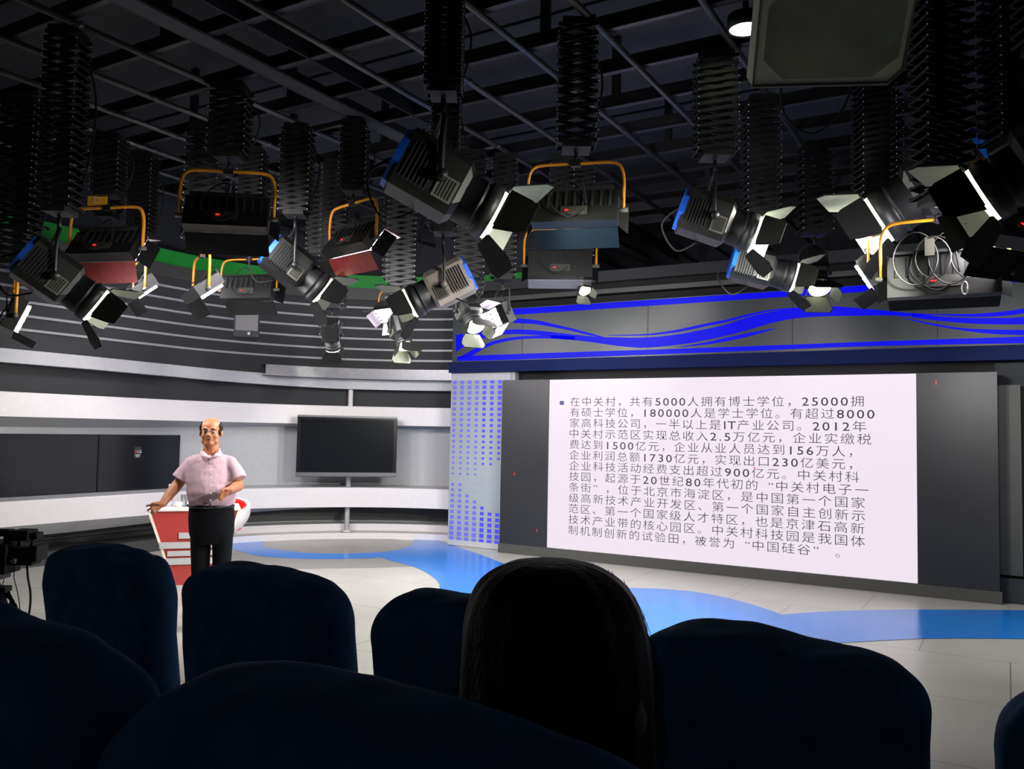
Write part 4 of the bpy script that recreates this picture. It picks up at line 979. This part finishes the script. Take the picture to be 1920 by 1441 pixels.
bank(935, 592, 8.7, -105, 25, 'black bank light with white flap overlapping the blue banner', H_ + 'bank light overlapping the banner', 0.72, 0.5, ylw='black', red=False)
bank(735, 590, 9.2, -130, 50, 'bank light with pale open flap behind the silver spotlight', H_ + 'bank light behind silver spotlight', 0.7, 0.25, red=False)

# extra hoists whose lamps are folded up out of sight
for px, py, D_, zb, lb in ((38, 330, 7.6, 3.3, 'black scissor hoist at the left edge, stretched in wide diamonds'), (205, 330, 9.5, 3.9, 'short black hoist with bright rivets left of the wide bank light'),
                           (1650, 345, 7.0, 3.4, 'half-hidden black hoist left of the large right spotlight'), (1905, 190, 6.0, 3.6, 'thin hoist with rivets by the right edge above the lens'),
                           (598, 400, 9.8, 3.6, 'short dark hoist between two tall hoists in the distance'), (885, 505, 9.6, 3.1, 'dark hoist behind the silver spotlight near the banner')):
    q = atd(px, py, D_); hoist(q, zb, lb, wd=0.5 if px == 38 else 0.26, lvl=0.16 if px == 38 else 0.055)

# ---- hanging soft light at the top right
q = atd(1562, 60, 4.0)
sl_ = thing('soft_light', 'grey boxy hanging soft light with dark octagonal recess at top right', 'studio light', q)
nrm = (EYE - q).normalized(); nrm = (nrm + Vector((0.25, 0, -0.25))).normalized(); xr = uz.cross(nrm).normalized(); yu = nrm.cross(xr)
T = Matrix((xr, yu, nrm)).transposed().to_4x4()
W2, H2 = 0.35, 0.24
def frame_face():
    mb = MB(); out = [(-W2, -H2), (W2 - 0.06, -H2), (W2, -H2 + 0.06), (W2, H2), (-W2, H2)]
    c = 0.09; ins = [(-W2 + .05 + c, -H2 + .03), (W2 - .05 - c, -H2 + .03), (W2 - .03, -H2 + .03 + c), (W2 - .03, H2 - .03 - c), (W2 - .05 - c, H2 - .03), (-W2 + .05 + c, H2 - .03), (-W2 + .04, H2 - .03 - c), (-W2 + .04, -H2 + .03 + c)]
    return out, ins
out, ins = frame_face()
mb = MB(); mb.prism(out, -0.22, -0.001, 0, T)
mb.build('shell', 'soft', sl_)
mb = MB(); n = len(ins); inner = [(x * 0.55 - 0.03, y * 0.55) for x, y in ins]
mb.add([(x, y, 0.001) for x, y in ins], [tuple(range(n))], 0, False, T)
mb.build('recess', 'softin', sl_)
MB().tube([T @ Vector(v) for v in ((-W2, -H2, 0), (W2 - .06, -H2, 0), (W2, -H2 + .06, 0), (W2, H2, 0), (-W2, H2, 0))], 0.010, 8, closed=True).build('rim', 'vent', sl_)
MB().tube([Vector((0, 0, 0.1)), Vector((0, 0, 4.5 - q.z))], 0.02, 8).build('hanger', 'black', sl_)
MB().tube(interp([T @ Vector((-0.2, -H2, -.1)), T @ Vector((-0.15, -H2 - .18, -.12)), T @ Vector((0.0, -H2 - .27, -.12)), T @ Vector((0.12, -H2 - .15, -.1)), T @ Vector((0.15, -H2, -.1))], 6), 0.008, 6).build('cable', 'matte', sl_)
